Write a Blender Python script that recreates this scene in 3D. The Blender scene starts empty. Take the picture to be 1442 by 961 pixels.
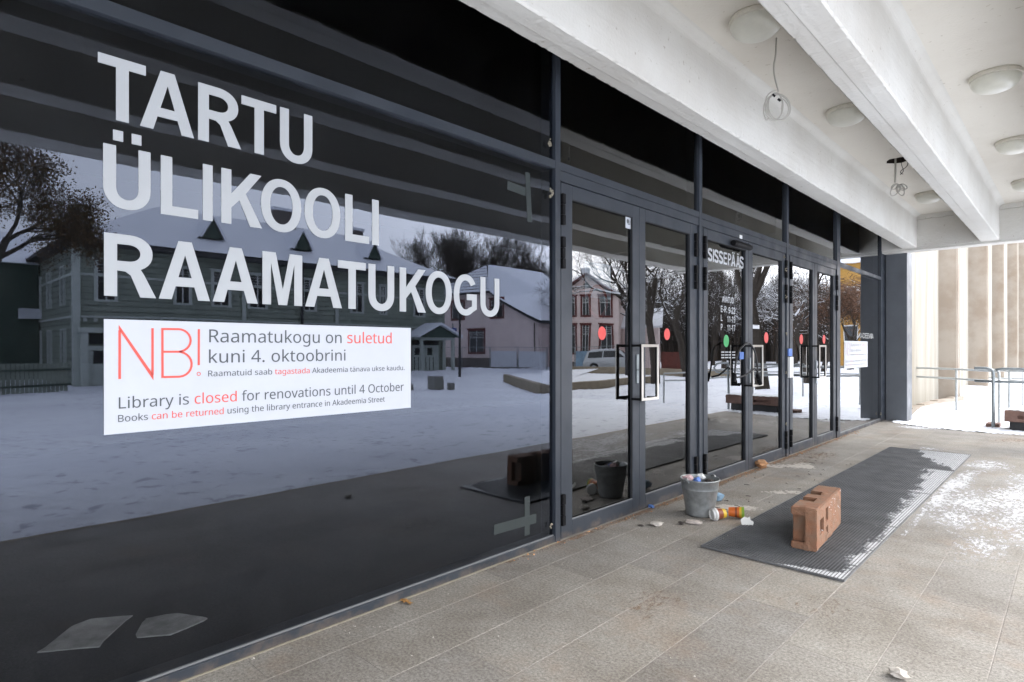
import bpy, bmesh, math, random
from mathutils import Vector, Matrix, noise

# ------------------------------------------------------------------ camera, sky, sun, exposure
sc = bpy.context.scene
random.seed(7)
D, H = 2.52, 1.30                    # camera: metres out from the glass front, eye height
TH = math.radians(43.74)             # angle between the glass front and the view axis
F, CX, HY = 835.0, 721.0, 490.0      # focal length, centre column and horizon row for a 1442 px wide picture
cam = bpy.data.cameras.new('camera')
cam.sensor_width = 36.0
cam.lens = F / 1442 * 36
cam.shift_y = 9.5 / 1442
cam.clip_start = 0.05
cam.clip_end = 3000
camo = bpy.data.objects.new('camera', cam)
camo.location = (D, 0, H)
camo.rotation_euler = (math.radians(90), 0, TH)
sc.collection.objects.link(camo)
sc.camera = camo

SUN_EL, SUN_AZ = math.radians(32), math.radians(40)      # azimuth from +Y towards +X
w = bpy.data.worlds.new('World')
sc.world = w
w.use_nodes = True
nt = w.node_tree
bg = nt.nodes['Background']
sky = nt.nodes.new('ShaderNodeTexSky')
sky.sky_type = 'NISHITA'
sky.sun_disc = False
sky.sun_elevation = SUN_EL
sky.sun_rotation = SUN_AZ
sky.air_density = 1.0
sky.dust_density = 6.0
sky.ozone_density = 1.0
hsv = nt.nodes.new('ShaderNodeHueSaturation')
hsv.inputs['Saturation'].default_value = 0.22
nt.links.new(sky.outputs[0], hsv.inputs['Color'])
ov = nt.nodes.new('ShaderNodeMix')
ov.data_type = 'RGBA'
ov.inputs[0].default_value = 0.72
nt.links.new(hsv.outputs[0], ov.inputs[6])
ov.inputs[7].default_value = (9.2, 9.6, 10.6, 1)           # the even cloud layer
nt.links.new(ov.outputs[2], bg.inputs['Color'])
bg.inputs['Strength'].default_value = 0.15
sun = bpy.data.lights.new('sun', 'SUN')
sun.energy = 0.7
sun.angle = math.radians(25)
sun.color = (1.0, 0.95, 0.88)
suno = bpy.data.objects.new('sun', sun)
sd = Vector((math.sin(SUN_AZ) * math.cos(SUN_EL), math.cos(SUN_AZ) * math.cos(SUN_EL), math.sin(SUN_EL)))
suno.rotation_euler = (-sd).to_track_quat('-Z', 'Y').to_euler()
suno.location = (10, 10, 30)
sc.collection.objects.link(suno)
sc.view_settings.view_transform = 'Standard'
sc.view_settings.look = 'None'
sc.view_settings.gamma = 1
sc.view_settings.exposure = 1.95
sc.cycles.use_denoising = True
sc.cycles.max_bounces = 10
sc.cycles.diffuse_bounces = 5
sc.cycles.transparent_max_bounces = 12
sc.cycles.caustics_reflective = False
sc.cycles.caustics_refractive = False

CT, ST = math.cos(TH), math.sin(TH)

def YX(px, X0=0.0):
    """Y on the plane X = X0 seen in picture column px."""
    return (D - X0) / math.tan(TH - math.atan((px - CX) / F))

def on_x(px, py, X0=0.0):
    Y = YX(px, X0)
    Z = Y * CT + (D - X0) * ST
    return Y, H - (py - HY) / F * Z

def on_z(px, py, z0, mirror=False):
    Z = (H - z0) * F / (py - HY)
    xc = (px - CX) / F * Z
    Y = Z * CT + xc * ST
    p = Z * ST - xc * CT
    return (p - D if mirror else D - p), Y

def at_d(px, Z, py=None, mirror=True):
    """point at view depth Z; mirrored: where the thing itself stands that the glass shows in column px"""
    xc = (px - CX) / F * Z
    Y = Z * CT + xc * ST
    p = Z * ST - xc * CT
    X = p - D if mirror else D - p
    if py is None:
        return X, Y
    return X, Y, H - (py - HY) / F * Z

# ------------------------------------------------------------------ materials
MATS = {}

def mat(name, col, rough=0.8, metal=0.0, var=0.0, vscale=6.0, bump=0.0, bscale=60.0, col2=None, spec=0.5, world=True, coat=0.0):
    m = bpy.data.materials.new(name)
    m.use_nodes = True
    t = m.node_tree
    b = t.nodes['Principled BSDF']
    b.inputs['Base Color'].default_value = (*col, 1)
    b.inputs['Roughness'].default_value = rough
    b.inputs['Metallic'].default_value = metal
    b.inputs['Specular IOR Level'].default_value = spec
    if coat:
        b.inputs['Coat Weight'].default_value = coat
    if var or bump or col2:
        g = t.nodes.new('ShaderNodeNewGeometry') if world else t.nodes.new('ShaderNodeTexCoord')
        pos = g.outputs['Position'] if world else g.outputs['Object']
    if var or col2:
        n = t.nodes.new('ShaderNodeTexNoise')
        n.inputs['Scale'].default_value = vscale
        n.inputs['Detail'].default_value = 8
        n.inputs['Roughness'].default_value = 0.62
        t.links.new(pos, n.inputs['Vector'])
        r = t.nodes.new('ShaderNodeValToRGB')
        r.color_ramp.elements[0].position = 0.34
        r.color_ramp.elements[1].position = 0.68
        c2 = col2 if col2 else tuple(c * (1 - var) for c in col)
        c1 = col if col2 else tuple(min(1, c * (1 + var * 0.6)) for c in col)
        r.color_ramp.elements[0].color = (*c2, 1)
        r.color_ramp.elements[1].color = (*c1, 1)
        t.links.new(n.outputs['Fac'], r.inputs['Fac'])
        t.links.new(r.outputs['Color'], b.inputs['Base Color'])
    if bump:
        n2 = t.nodes.new('ShaderNodeTexNoise')
        n2.inputs['Scale'].default_value = bscale
        n2.inputs['Detail'].default_value = 6
        t.links.new(pos, n2.inputs['Vector'])
        bp = t.nodes.new('ShaderNodeBump')
        bp.inputs['Strength'].default_value = bump
        bp.inputs['Distance'].default_value = 0.01
        t.links.new(n2.outputs['Fac'], bp.inputs['Height'])
        t.links.new(bp.outputs['Normal'], b.inputs['Normal'])
    MATS[name] = m
    return m

def snow_on_top(m, amount=0.45):
    """settled snow on faces that look up, on top of the material's own colour"""
    t = m.node_tree
    b = t.nodes['Principled BSDF']
    g = t.nodes.new('ShaderNodeNewGeometry')
    s = t.nodes.new('ShaderNodeSeparateXYZ')
    t.links.new(g.outputs['Normal'], s.inputs[0])
    n = t.nodes.new('ShaderNodeTexNoise')
    n.inputs['Scale'].default_value = 2.5
    t.links.new(g.outputs['Position'], n.inputs['Vector'])
    a = t.nodes.new('ShaderNodeMath')
    a.operation = 'ADD'
    t.links.new(s.outputs['Z'], a.inputs[0])
    t.links.new(n.outputs['Fac'], a.inputs[1])
    gt = t.nodes.new('ShaderNodeMath')
    gt.operation = 'GREATER_THAN'
    t.links.new(a.outputs[0], gt.inputs[0])
    gt.inputs[1].default_value = 0.5 + amount
    mx = t.nodes.new('ShaderNodeMix')
    mx.data_type = 'RGBA'
    t.links.new(gt.outputs[0], mx.inputs[0])
    old = b.inputs['Base Color']
    if old.is_linked:
        t.links.new(old.links[0].from_socket, mx.inputs[6])
    else:
        mx.inputs[6].default_value = old.default_value[:]
    mx.inputs[7].default_value = (0.82, 0.84, 0.88, 1)
    t.links.new(mx.outputs[2], b.inputs['Base Color'])

mat('frame_metal', (0.028, 0.0345, 0.045), 0.42, 0.0, var=0.12, vscale=3, bump=0.05, bscale=220)
mat('pillar_metal', (0.105, 0.115, 0.128), 0.5, 0.0, var=0.12, vscale=4, bump=0.04, bscale=90)
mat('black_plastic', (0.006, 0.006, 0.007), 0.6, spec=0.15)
mat('ink_faint', (0.36, 0.37, 0.40), 0.6)
mat('ink_faint_red', (0.50, 0.36, 0.38), 0.6)
mat('bead', (0.16, 0.165, 0.17), 0.5)
mat('rubber', (0.02, 0.02, 0.021), 0.8)
mat('mat_rubber', (0.016, 0.016, 0.016), 0.8, var=0.3, vscale=6)
mat('cable_black', (0.012, 0.012, 0.012), 0.5)
mat('steel', (0.54, 0.51, 0.455), 0.28, 1.0)
mat('vinyl', (0.405, 0.42, 0.43), 0.45, var=0.03, vscale=4)
mat('white_plastic', (0.75, 0.75, 0.74), 0.4)
mat('paper_white', (0.53, 0.55, 0.59), 0.5, var=0.02, vscale=9)
mat('ink_grey', (0.075, 0.085, 0.095), 0.6)
mat('ink_red', (0.72, 0.10, 0.075), 0.6)
mat('dot_red', (0.62, 0.055, 0.045), 0.45)
mat('dot_green', (0.03, 0.32, 0.09), 0.45)
mat('pale_print', (0.24, 0.25, 0.25), 0.6)
mat('blue_print', (0.12, 0.22, 0.55), 0.6)
mat('tape', (0.022, 0.030, 0.030), 0.6)
mat('foam', (0.24, 0.215, 0.165), 0.9, bump=0.5)
mat('grout', (0.29, 0.27, 0.243), 0.95, var=0.25, vscale=5)
mat('lamp_glass', (0.60, 0.59, 0.51), 0.3, spec=0.6, var=0.05, vscale=14)
mat('lamp_ring', (0.60, 0.57, 0.49), 0.5, var=0.1, vscale=30)
mat('cable_white', (0.40, 0.385, 0.34), 0.55)
mat('hole_shade', (0.03, 0.022, 0.016), 0.95, var=0.3, vscale=30)  # near black: the shade inside the lamp hole put into the colour
mat('galvanised', (0.30, 0.315, 0.315), 0.42, 0.5, var=0.28, vscale=16, bump=0.08, bscale=40, world=False)
mat('rail_pale', (0.40, 0.42, 0.42), 0.55, 0.2, var=0.15, vscale=12)
mat('rail_galv', (0.30, 0.33, 0.34), 0.5, 0.5, var=0.2, vscale=12)
mat('grating', (0.15, 0.153, 0.157), 0.55, 0.3, var=0.25, vscale=5)
mat('brick_clay', (0.245, 0.108, 0.056), 0.92, col2=(0.20, 0.125, 0.083), vscale=12, bump=0.5, bscale=90)
mat('slab_brown', (0.22, 0.13, 0.10), 0.8, col2=(0.13, 0.075, 0.06), vscale=8, bump=0.2)
mat('slab_dark', (0.025, 0.025, 0.026), 0.7, var=0.3, vscale=12, bump=0.2)
mat('cup_white', (0.62, 0.62, 0.60), 0.4)
mat('cup_brown', (0.20, 0.05, 0.02), 0.5)
mat('cup_orange', (0.55, 0.13, 0.02), 0.5)
mat('cup_yellow', (0.58, 0.38, 0.03), 0.5)
mat('cup_green', (0.22, 0.36, 0.04), 0.5)
mat('rag', (0.50, 0.44, 0.40), 0.95, var=0.35, vscale=30)
mat('rag_pink', (0.62, 0.42, 0.42), 0.9, var=0.5, vscale=50, world=True)
mat('glove_blue', (0.06, 0.14, 0.36), 0.6, var=0.4, vscale=50)
mat('leaf_brown', (0.42, 0.22, 0.07), 0.8, var=0.35, vscale=60)
mat('wood_chip', (0.48, 0.26, 0.13), 0.9, var=0.3, vscale=50)
mat('plaster', (0.50, 0.46, 0.41), 0.95, var=0.25, vscale=40)
mat('dark_litter', (0.05, 0.04, 0.035), 0.9)
mat('sheet_grey', (0.66, 0.65, 0.64), 0.9, var=0.5, vscale=5)
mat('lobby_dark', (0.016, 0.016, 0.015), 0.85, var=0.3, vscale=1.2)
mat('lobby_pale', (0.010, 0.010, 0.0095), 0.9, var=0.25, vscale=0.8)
mat('snow', (0.80, 0.82, 0.87), 0.75, bump=0.9, bscale=5, var=0.04, vscale=1.5, spec=0.3)
mat('snow_thin', (0.72, 0.73, 0.75), 0.8, bump=0.3, bscale=60)
mat('green_board', (0.24, 0.27, 0.225), 0.8, var=0.2, vscale=1.4)
mat('green_dark', (0.045, 0.07, 0.055), 0.85, var=0.2, vscale=2)
mat('pale_trim', (0.46, 0.50, 0.46), 0.75, var=0.1, vscale=3)
mat('pink_plaster', (0.76, 0.63, 0.60), 0.9, var=0.10, vscale=0.9)
mat('red_trim', (0.12, 0.022, 0.02), 0.7, var=0.15, vscale=4)
mat('white_sash', (0.55, 0.56, 0.55), 0.6)
mat('far_glass', (0.015, 0.018, 0.022), 0.12)
mat('curtain', (0.40, 0.41, 0.40), 0.8, var=0.35, vscale=7)
mat('plinth', (0.14, 0.12, 0.11), 0.9, var=0.2, vscale=3)
mat('roof_under', (0.05, 0.05, 0.055), 0.9)
mat('stone_wall', (0.30, 0.25, 0.18), 0.9, var=0.2, vscale=3, bump=0.3, bscale=30)
mat('cube_stone', (0.24, 0.235, 0.21), 0.9, var=0.15, vscale=5)
mat('bark', (0.045, 0.036, 0.028), 0.95, var=0.3, vscale=12)
snow_on_top(mat('bark_snowy', (0.05, 0.04, 0.032), 0.95, var=0.3, vscale=12), 0.55)
mat('dead_leaf', (0.11, 0.068, 0.032), 0.9, var=0.5, vscale=3)
mat('rust_leaf', (0.15, 0.075, 0.04), 0.9, var=0.5, vscale=3)
mat('ochre_wall', (0.42, 0.24, 0.06), 0.9, var=0.1, vscale=1)
mat('red_fence', (0.13, 0.035, 0.025), 0.85, var=0.25, vscale=3)
mat('car_paint', (0.42, 0.44, 0.46), 0.3, 0.6, coat=0.5)
mat('banner_white', (0.62, 0.64, 0.68), 0.7, var=0.06, vscale=3)
mat('banner_blue', (0.28, 0.42, 0.55), 0.7, var=0.15, vscale=3)
mat('pole_dark', (0.03, 0.03, 0.035), 0.5)
mat('sign_blue', (0.04, 0.07, 0.30), 0.5)

def concrete_mat(name, col, dirt, plank=0.0, speck=True, stain_scale=0.9, stretch=(16, 1.2, 16), streak=False):
    m = mat(name, col, 0.9, spec=0.25)
    t = m.node_tree
    b = t.nodes['Principled BSDF']
    g = t.nodes.new('ShaderNodeNewGeometry')
    n = t.nodes.new('ShaderNodeTexNoise')
    n.inputs['Scale'].default_value = stain_scale
    n.inputs['Detail'].default_value = 9
    n.inputs['Roughness'].default_value = 0.6
    if streak:
        m0 = t.nodes.new('ShaderNodeMapping')
        m0.inputs['Scale'].default_value = (9, 5, .45)
        t.links.new(g.outputs['Position'], m0.inputs['Vector'])
        t.links.new(m0.outputs[0], n.inputs['Vector'])
    else:
        t.links.new(g.outputs['Position'], n.inputs['Vector'])
    r = t.nodes.new('ShaderNodeValToRGB')
    r.color_ramp.elements[0].position = 0.36
    r.color_ramp.elements[1].position = 0.6
    r.color_ramp.elements[0].color = (*dirt, 1)
    r.color_ramp.elements[1].color = (*col, 1)
    t.links.new(n.outputs['Fac'], r.inputs['Fac'])
    out = r.outputs['Color']
    if speck:
        v = t.nodes.new('ShaderNodeTexNoise')
        v.inputs['Scale'].default_value = 24
        v.inputs['Detail'].default_value = 3
        t.links.new(g.outputs['Position'], v.inputs['Vector'])
        r2 = t.nodes.new('ShaderNodeValToRGB')
        r2.color_ramp.elements[0].position = 0.25
        r2.color_ramp.elements[1].position = 0.32
        r2.color_ramp.elements[0].color = (0.72, 0.69, 0.64, 1)
        r2.color_ramp.elements[1].color = (1, 1, 1, 1)
        t.links.new(v.outputs['Fac'], r2.inputs['Fac'])
        mx = t.nodes.new('ShaderNodeMix')
        mx.data_type = 'RGBA'
        mx.blend_type = 'MULTIPLY'
        mx.inputs[0].default_value = 1
        t.links.new(out, mx.inputs[6])
        t.links.new(r2.outputs['Color'], mx.inputs[7])
        out = mx.outputs[2]
    t.links.new(out, b.inputs['Base Color'])
    # stretched relief: board marks along Y, plus fine grain
    mp = t.nodes.new('ShaderNodeMapping')
    mp.inputs['Scale'].default_value = stretch
    t.links.new(g.outputs['Position'], mp.inputs['Vector'])
    n2 = t.nodes.new('ShaderNodeTexNoise')
    n2.inputs['Scale'].default_value = 1.0
    n2.inputs['Detail'].default_value = 5
    t.links.new(mp.outputs[0], n2.inputs['Vector'])
    n3 = t.nodes.new('ShaderNodeTexNoise')
    n3.inputs['Scale'].default_value = 45
    n3.inputs['Detail'].default_value = 6
    t.links.new(g.outputs['Position'], n3.inputs['Vector'])
    ad = t.nodes.new('ShaderNodeMath')
    ad.operation = 'MULTIPLY_ADD'
    ad.inputs[1].default_value = plank
    t.links.new(n2.outputs['Fac'], ad.inputs[0])
    t.links.new(n3.outputs['Fac'], ad.inputs[2])
    bp = t.nodes.new('ShaderNodeBump')
    bp.inputs['Strength'].default_value = 0.38
    bp.inputs['Distance'].default_value = 0.008
    t.links.new(ad.outputs[0], bp.inputs['Height'])
    t.links.new(bp.outputs['Normal'], b.inputs['Normal'])
    return m

concrete_mat('canopy_paint', (0.61, 0.60, 0.56), (0.545, 0.525, 0.48), plank=2.0)
concrete_mat('ceiling_paint', (0.635, 0.605, 0.54), (0.565, 0.53, 0.465), plank=0.6, stain_scale=0.6)
concrete_mat('fin_concrete', (0.31, 0.272, 0.225), (0.25, 0.205, 0.16), plank=1.2, speck=False, stain_scale=1.6, stretch=(22, 22, .8))
concrete_mat('wing_concrete', (0.50, 0.475, 0.415), (0.41, 0.37, 0.305), plank=0.7, speck=False, stain_scale=0.7, stretch=(22, 22, .8), streak=True)

def tile_material():
    m = mat('paving_tile', (0.3, 0.28, 0.25), 0.72, spec=0.35)
    t = m.node_tree
    b = t.nodes['Principled BSDF']
    g = t.nodes.new('ShaderNodeNewGeometry')
    def noise_(scale, det=6, rough=0.6):
        n = t.nodes.new('ShaderNodeTexNoise')
        n.inputs['Scale'].default_value = scale
        n.inputs['Detail'].default_value = det
        n.inputs['Roughness'].default_value = rough
        t.links.new(g.outputs['Position'], n.inputs['Vector'])
        return n.outputs['Fac']
    def ramp(f, p0, c0, p1, c1):
        r = t.nodes.new('ShaderNodeValToRGB')
        r.color_ramp.elements[0].position = p0
        r.color_ramp.elements[1].position = p1
        r.color_ramp.elements[0].color = (*c0, 1)
        r.color_ramp.elements[1].color = (*c1, 1)
        t.links.new(f, r.inputs['Fac'])
        return r.outputs['Color']
    def mix(fac, a, c, blend='MIX'):
        x = t.nodes.new('ShaderNodeMix')
        x.data_type = 'RGBA'
        x.blend_type = blend
        if isinstance(fac, float):
            x.inputs[0].default_value = fac
        else:
            t.links.new(fac, x.inputs[0])
        t.links.new(a, x.inputs[6])
        if isinstance(c, tuple):
            x.inputs[7].default_value = (*c, 1)
        else:
            t.links.new(c, x.inputs[7])
        return x.outputs[2]
    base = ramp(noise_(1.7, 9, .68), 0.36, (0.225, 0.207, 0.182), 0.60, (0.315, 0.302, 0.278))
    grain = ramp(noise_(75, 6, 0.85), 0.38, (0.50, 0.48, 0.46), 0.64, (1.34, 1.33, 1.31))
    c = mix(1.0, base, grain, 'MULTIPLY')
    oi = t.nodes.new('ShaderNodeObjectInfo')
    tint = ramp(oi.outputs['Random'], 0.0, (0.92, 0.92, 0.93), 1.0, (1.07, 1.06, 1.04))
    c = mix(1.0, c, tint, 'MULTIPLY')
    # clay dust trodden along the doors, dark damp marks, pale scuffs
    dust = ramp(noise_(1.3, 10, 0.72), 0.52, (0, 0, 0), 0.78, (0.6, 0.6, 0.6))
    c = mix(dust, c, (0.29, 0.20, 0.135))
    damp = ramp(noise_(3.3, 10, 0.7), 0.28, (0.5, 0.5, 0.5), 0.40, (0, 0, 0))
    c = mix(damp, c, (0.13, 0.115, 0.10))
    pale = ramp(noise_(4.5, 12, 0.82), 0.58, (0, 0, 0), 0.70, (0.55, 0.55, 0.55))
    c = mix(pale, c, (0.42, 0.41, 0.395))
    t.links.new(c, b.inputs['Base Color'])
    n = noise_(160, 5)
    bp = t.nodes.new('ShaderNodeBump')
    bp.inputs['Strength'].default_value = 0.3
    bp.inputs['Distance'].default_value = 0.004
    t.links.new(n, bp.inputs['Height'])
    t.links.new(bp.outputs['Normal'], b.inputs['Normal'])
tile_material()

def glass_material(name, tint, refl, wav=0.0, boost=1.0):
    m = bpy.data.materials.new(name)
    m.use_nodes = True
    t = m.node_tree
    t.nodes.clear()
    o = t.nodes.new('ShaderNodeOutputMaterial')
    fr = t.nodes.new('ShaderNodeFresnel')
    fr.inputs['IOR'].default_value = 1.52
    a = t.nodes.new('ShaderNodeMath'); a.operation = 'ADD'; a.inputs[1].default_value = 1.0
    t.links.new(fr.outputs[0], a.inputs[0])
    d = t.nodes.new('ShaderNodeMath'); d.operation = 'DIVIDE'
    t.links.new(fr.outputs[0], d.inputs[0]); t.links.new(a.outputs[0], d.inputs[1])
    k = t.nodes.new('ShaderNodeMath'); k.operation = 'MULTIPLY'; k.inputs[1].default_value = 2.0 * boost; k.use_clamp = True
    t.links.new(d.outputs[0], k.inputs[0])
    tr = t.nodes.new('ShaderNodeBsdfTransparent'); tr.inputs[0].default_value = (*tint, 1)
    gl = t.nodes.new('ShaderNodeBsdfGlossy'); gl.inputs['Color'].default_value = (*refl, 1); gl.inputs['Roughness'].default_value = 0.0
    mx = t.nodes.new('ShaderNodeMixShader')
    t.links.new(k.outputs[0], mx.inputs[0]); t.links.new(tr.outputs[0], mx.inputs[1]); t.links.new(gl.outputs[0], mx.inputs[2])
    df = t.nodes.new('ShaderNodeBsdfDiffuse'); df.inputs['Color'].default_value = (.6, .6, .58, 1)
    g0 = t.nodes.new('ShaderNodeNewGeometry')
    mp = t.nodes.new('ShaderNodeMapping'); mp.inputs['Scale'].default_value = (1, 3.0, .9); mp.inputs['Rotation'].default_value = (.5, 0, 0)
    t.links.new(g0.outputs['Position'], mp.inputs['Vector'])
    n0 = t.nodes.new('ShaderNodeTexNoise'); n0.inputs['Scale'].default_value = 2.2; n0.inputs['Detail'].default_value = 9; n0.inputs['Roughness'].default_value = .72
    t.links.new(mp.outputs[0], n0.inputs['Vector'])
    r0_ = t.nodes.new('ShaderNodeMapRange'); r0_.inputs['From Min'].default_value = .50; r0_.inputs['From Max'].default_value = .80; r0_.inputs['To Max'].default_value = .010
    t.links.new(n0.outputs['Fac'], r0_.inputs['Value'])
    m2 = t.nodes.new('ShaderNodeMixShader')
    t.links.new(r0_.outputs[0], m2.inputs[0]); t.links.new(mx.outputs[0], m2.inputs[1]); t.links.new(df.outputs[0], m2.inputs[2])
    t.links.new(m2.outputs[0], o.inputs['Surface'])
    if wav:
        g = t.nodes.new('ShaderNodeNewGeometry')
        n = t.nodes.new('ShaderNodeTexNoise'); n.inputs['Scale'].default_value = 1.3; n.inputs['Detail'].default_value = 1
        t.links.new(g.outputs['Position'], n.inputs['Vector'])
        bp = t.nodes.new('ShaderNodeBump'); bp.inputs['Strength'].default_value = 1.0; bp.inputs['Distance'].default_value = wav
        t.links.new(n.outputs['Fac'], bp.inputs['Height'])
        t.links.new(bp.outputs['Normal'], gl.inputs['Normal'])
    MATS[name] = m
    return m

glass_material('glass_wide', (0.60, 0.61, 0.61), (0.74, 0.82, 1.0), 0.0010, .88)
glass_material('glass_door', (0.45, 0.44, 0.41), (0.95, 0.97, 1.0), 0.0016, 1.08)
cm = bpy.data.materials.new('glass_back')
cm.use_nodes = True
cm.node_tree.nodes.clear()
_o = cm.node_tree.nodes.new('ShaderNodeOutputMaterial')
_t = cm.node_tree.nodes.new('ShaderNodeBsdfTransparent')
cm.node_tree.links.new(_t.outputs[0], _o.inputs[0])
MATS['glass_back'] = cm

def trodden_snow_material():
    m = mat('field_snow', (0.80, 0.82, 0.87), 0.8, spec=0.3)
    t = m.node_tree
    b = t.nodes['Principled BSDF']
    g = t.nodes.new('ShaderNodeNewGeometry')
    def N(scale, det, stretch=(1, 1, 1)):
        mp = t.nodes.new('ShaderNodeMapping')
        mp.inputs['Scale'].default_value = stretch
        t.links.new(g.outputs['Position'], mp.inputs['Vector'])
        n = t.nodes.new('ShaderNodeTexNoise')
        n.inputs['Scale'].default_value = scale
        n.inputs['Detail'].default_value = det
        n.inputs['Roughness'].default_value = 0.65
        t.links.new(mp.outputs[0], n.inputs['Vector'])
        return n.outputs['Fac']
    def R(f, p0, c0, p1, c1):
        r = t.nodes.new('ShaderNodeValToRGB')
        r.color_ramp.elements[0].position = p0
        r.color_ramp.elements[1].position = p1
        r.color_ramp.elements[0].color = (*c0, 1)
        r.color_ramp.elements[1].color = (*c1, 1)
        t.links.new(f, r.inputs['Fac'])
        return r.outputs['Color']
    def X(a, c):
        x = t.nodes.new('ShaderNodeMix'); x.data_type = 'RGBA'; x.blend_type = 'MULTIPLY'; x.inputs[0].default_value = 1
        t.links.new(a, x.inputs[6]); t.links.new(c, x.inputs[7])
        return x.outputs[2]
    base = R(N(.35, 6), .35, (.72, .74, .80), .65, (.84, .86, .90))
    prints = R(N(5.5, 3), .36, (.60, .60, .63), .42, (1, 1, 1))          # footprints and scuffs, the shade of their dents put into the colour
    zone = R(N(.22, 3), .50, (0, 0, 0), .62, (1, 1, 1))
    mx = t.nodes.new('ShaderNodeMix'); mx.data_type = 'RGBA'
    t.links.new(zone, mx.inputs[0]); t.links.new(prints, mx.inputs[6]); mx.inputs[7].default_value = (1, 1, 1, 1)
    c = X(base, mx.outputs[2])
    t.links.new(c, b.inputs['Base Color'])
    bp = t.nodes.new('ShaderNodeBump'); bp.inputs['Strength'].default_value = 1.0; bp.inputs['Distance'].default_value = 0.06
    t.links.new(N(2.6, 8), bp.inputs['Height'])
    t.links.new(bp.outputs['Normal'], b.inputs['Normal'])
trodden_snow_material()

def dusting_material(name='snow_dusting', col=(0.62, 0.62, 0.63), top=.9):
    """thin trodden snow: cover comes from a per-point value and broken noise"""
    m = mat(name, col, 0.85, spec=0.2)
    t = m.node_tree
    b = t.nodes['Principled BSDF']
    g = t.nodes.new('ShaderNodeNewGeometry')
    at = t.nodes.new('ShaderNodeAttribute'); at.attribute_name = 'cover'
    def N(scale, det, st, rough=.7):
        mp = t.nodes.new('ShaderNodeMapping'); mp.inputs['Scale'].default_value = st; mp.inputs['Rotation'].default_value = (0, 0, .5)
        t.links.new(g.outputs['Position'], mp.inputs['Vector'])
        n = t.nodes.new('ShaderNodeTexNoise'); n.inputs['Scale'].default_value = scale; n.inputs['Detail'].default_value = det; n.inputs['Roughness'].default_value = rough
        t.links.new(mp.outputs[0], n.inputs['Vector'])
        return n.outputs['Fac']
    def M(op, a, c, k=None):
        x = t.nodes.new('ShaderNodeMath'); x.operation = op
        for i, v in enumerate((a, c, k)):
            if v is None: continue
            if isinstance(v, (int, float)): x.inputs[i].default_value = v
            else: t.links.new(v, x.inputs[i])
        return x.outputs[0]
    s1 = M('MULTIPLY_ADD', N(2.2, 8, (1.6, .8, 1)), 1.5, -.75)
    s2 = M('MULTIPLY_ADD', N(17, 9, (1.7, .7, 1), .85), 3.4, -1.78)
    tot = M('ADD', M('ADD', s1, s2), at.outputs['Fac'])
    r = t.nodes.new('ShaderNodeValToRGB')
    r.color_ramp.elements[0].position = 0.0
    r.color_ramp.elements[1].position = 0.36
    r.color_ramp.elements[1].color = (top, top, top, 1)
    t.links.new(tot, r.inputs['Fac'])
    t.links.new(r.outputs['Color'], b.inputs['Alpha'])
    bp = t.nodes.new('ShaderNodeBump'); bp.inputs['Strength'].default_value = .6; bp.inputs['Distance'].default_value = .006
    t.links.new(tot, bp.inputs['Height'])
    t.links.new(bp.outputs['Normal'], b.inputs['Normal'])
dusting_material()
dusting_material('clay_dusting', (0.31, 0.195, 0.12), .6)
dusting_material('pale_dusting', (0.42, 0.40, 0.37), .5)

def grime_on(name):
    """clay dust splashed up the lowest centimetres, and scuffs"""
    m = MATS[name]
    t = m.node_tree
    b = t.nodes['Principled BSDF']
    g = t.nodes.new('ShaderNodeNewGeometry')
    s = t.nodes.new('ShaderNodeSeparateXYZ'); t.links.new(g.outputs['Position'], s.inputs[0])
    n = t.nodes.new('ShaderNodeTexNoise'); n.inputs['Scale'].default_value = 9; n.inputs['Detail'].default_value = 8; n.inputs['Roughness'].default_value = .7
    t.links.new(g.outputs['Position'], n.inputs['Vector'])
    mr = t.nodes.new('ShaderNodeMapRange'); mr.inputs['From Min'].default_value = .16; mr.inputs['From Max'].default_value = -.02
    t.links.new(s.outputs['Z'], mr.inputs['Value'])
    a = t.nodes.new('ShaderNodeMath'); a.operation = 'MULTIPLY_ADD'; a.inputs[1].default_value = 1.6; a.inputs[2].default_value = -1.45
    t.links.new(n.outputs['Fac'], a.inputs[0])
    ad = t.nodes.new('ShaderNodeMath'); ad.operation = 'ADD'; ad.use_clamp = True
    t.links.new(a.outputs[0], ad.inputs[0]); t.links.new(mr.outputs[0], ad.inputs[1])
    mx = t.nodes.new('ShaderNodeMix'); mx.data_type = 'RGBA'
    t.links.new(ad.outputs[0], mx.inputs[0])
    t.links.new(b.inputs['Base Color'].links[0].from_socket, mx.inputs[6])
    mx.inputs[7].default_value = (.20, .145, .10, 1)
    t.links.new(mx.outputs[2], b.inputs['Base Color'])
    sc_ = t.nodes.new('ShaderNodeTexNoise'); sc_.inputs['Scale'].default_value = 3.5; sc_.inputs['Detail'].default_value = 9
    t.links.new(g.outputs['Position'], sc_.inputs['Vector'])
    r2 = t.nodes.new('ShaderNodeMapRange'); r2.inputs['From Min'].default_value = .3; r2.inputs['From Max'].default_value = .7
    r2.inputs['To Min'].default_value = .30; r2.inputs['To Max'].default_value = .62
    t.links.new(sc_.outputs['Fac'], r2.inputs['Value'])
    t.links.new(r2.outputs[0], b.inputs['Roughness'])
grime_on('frame_metal')
grime_on('pillar_metal')

# ------------------------------------------------------------------ mesh helpers
LOC = {}

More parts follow.
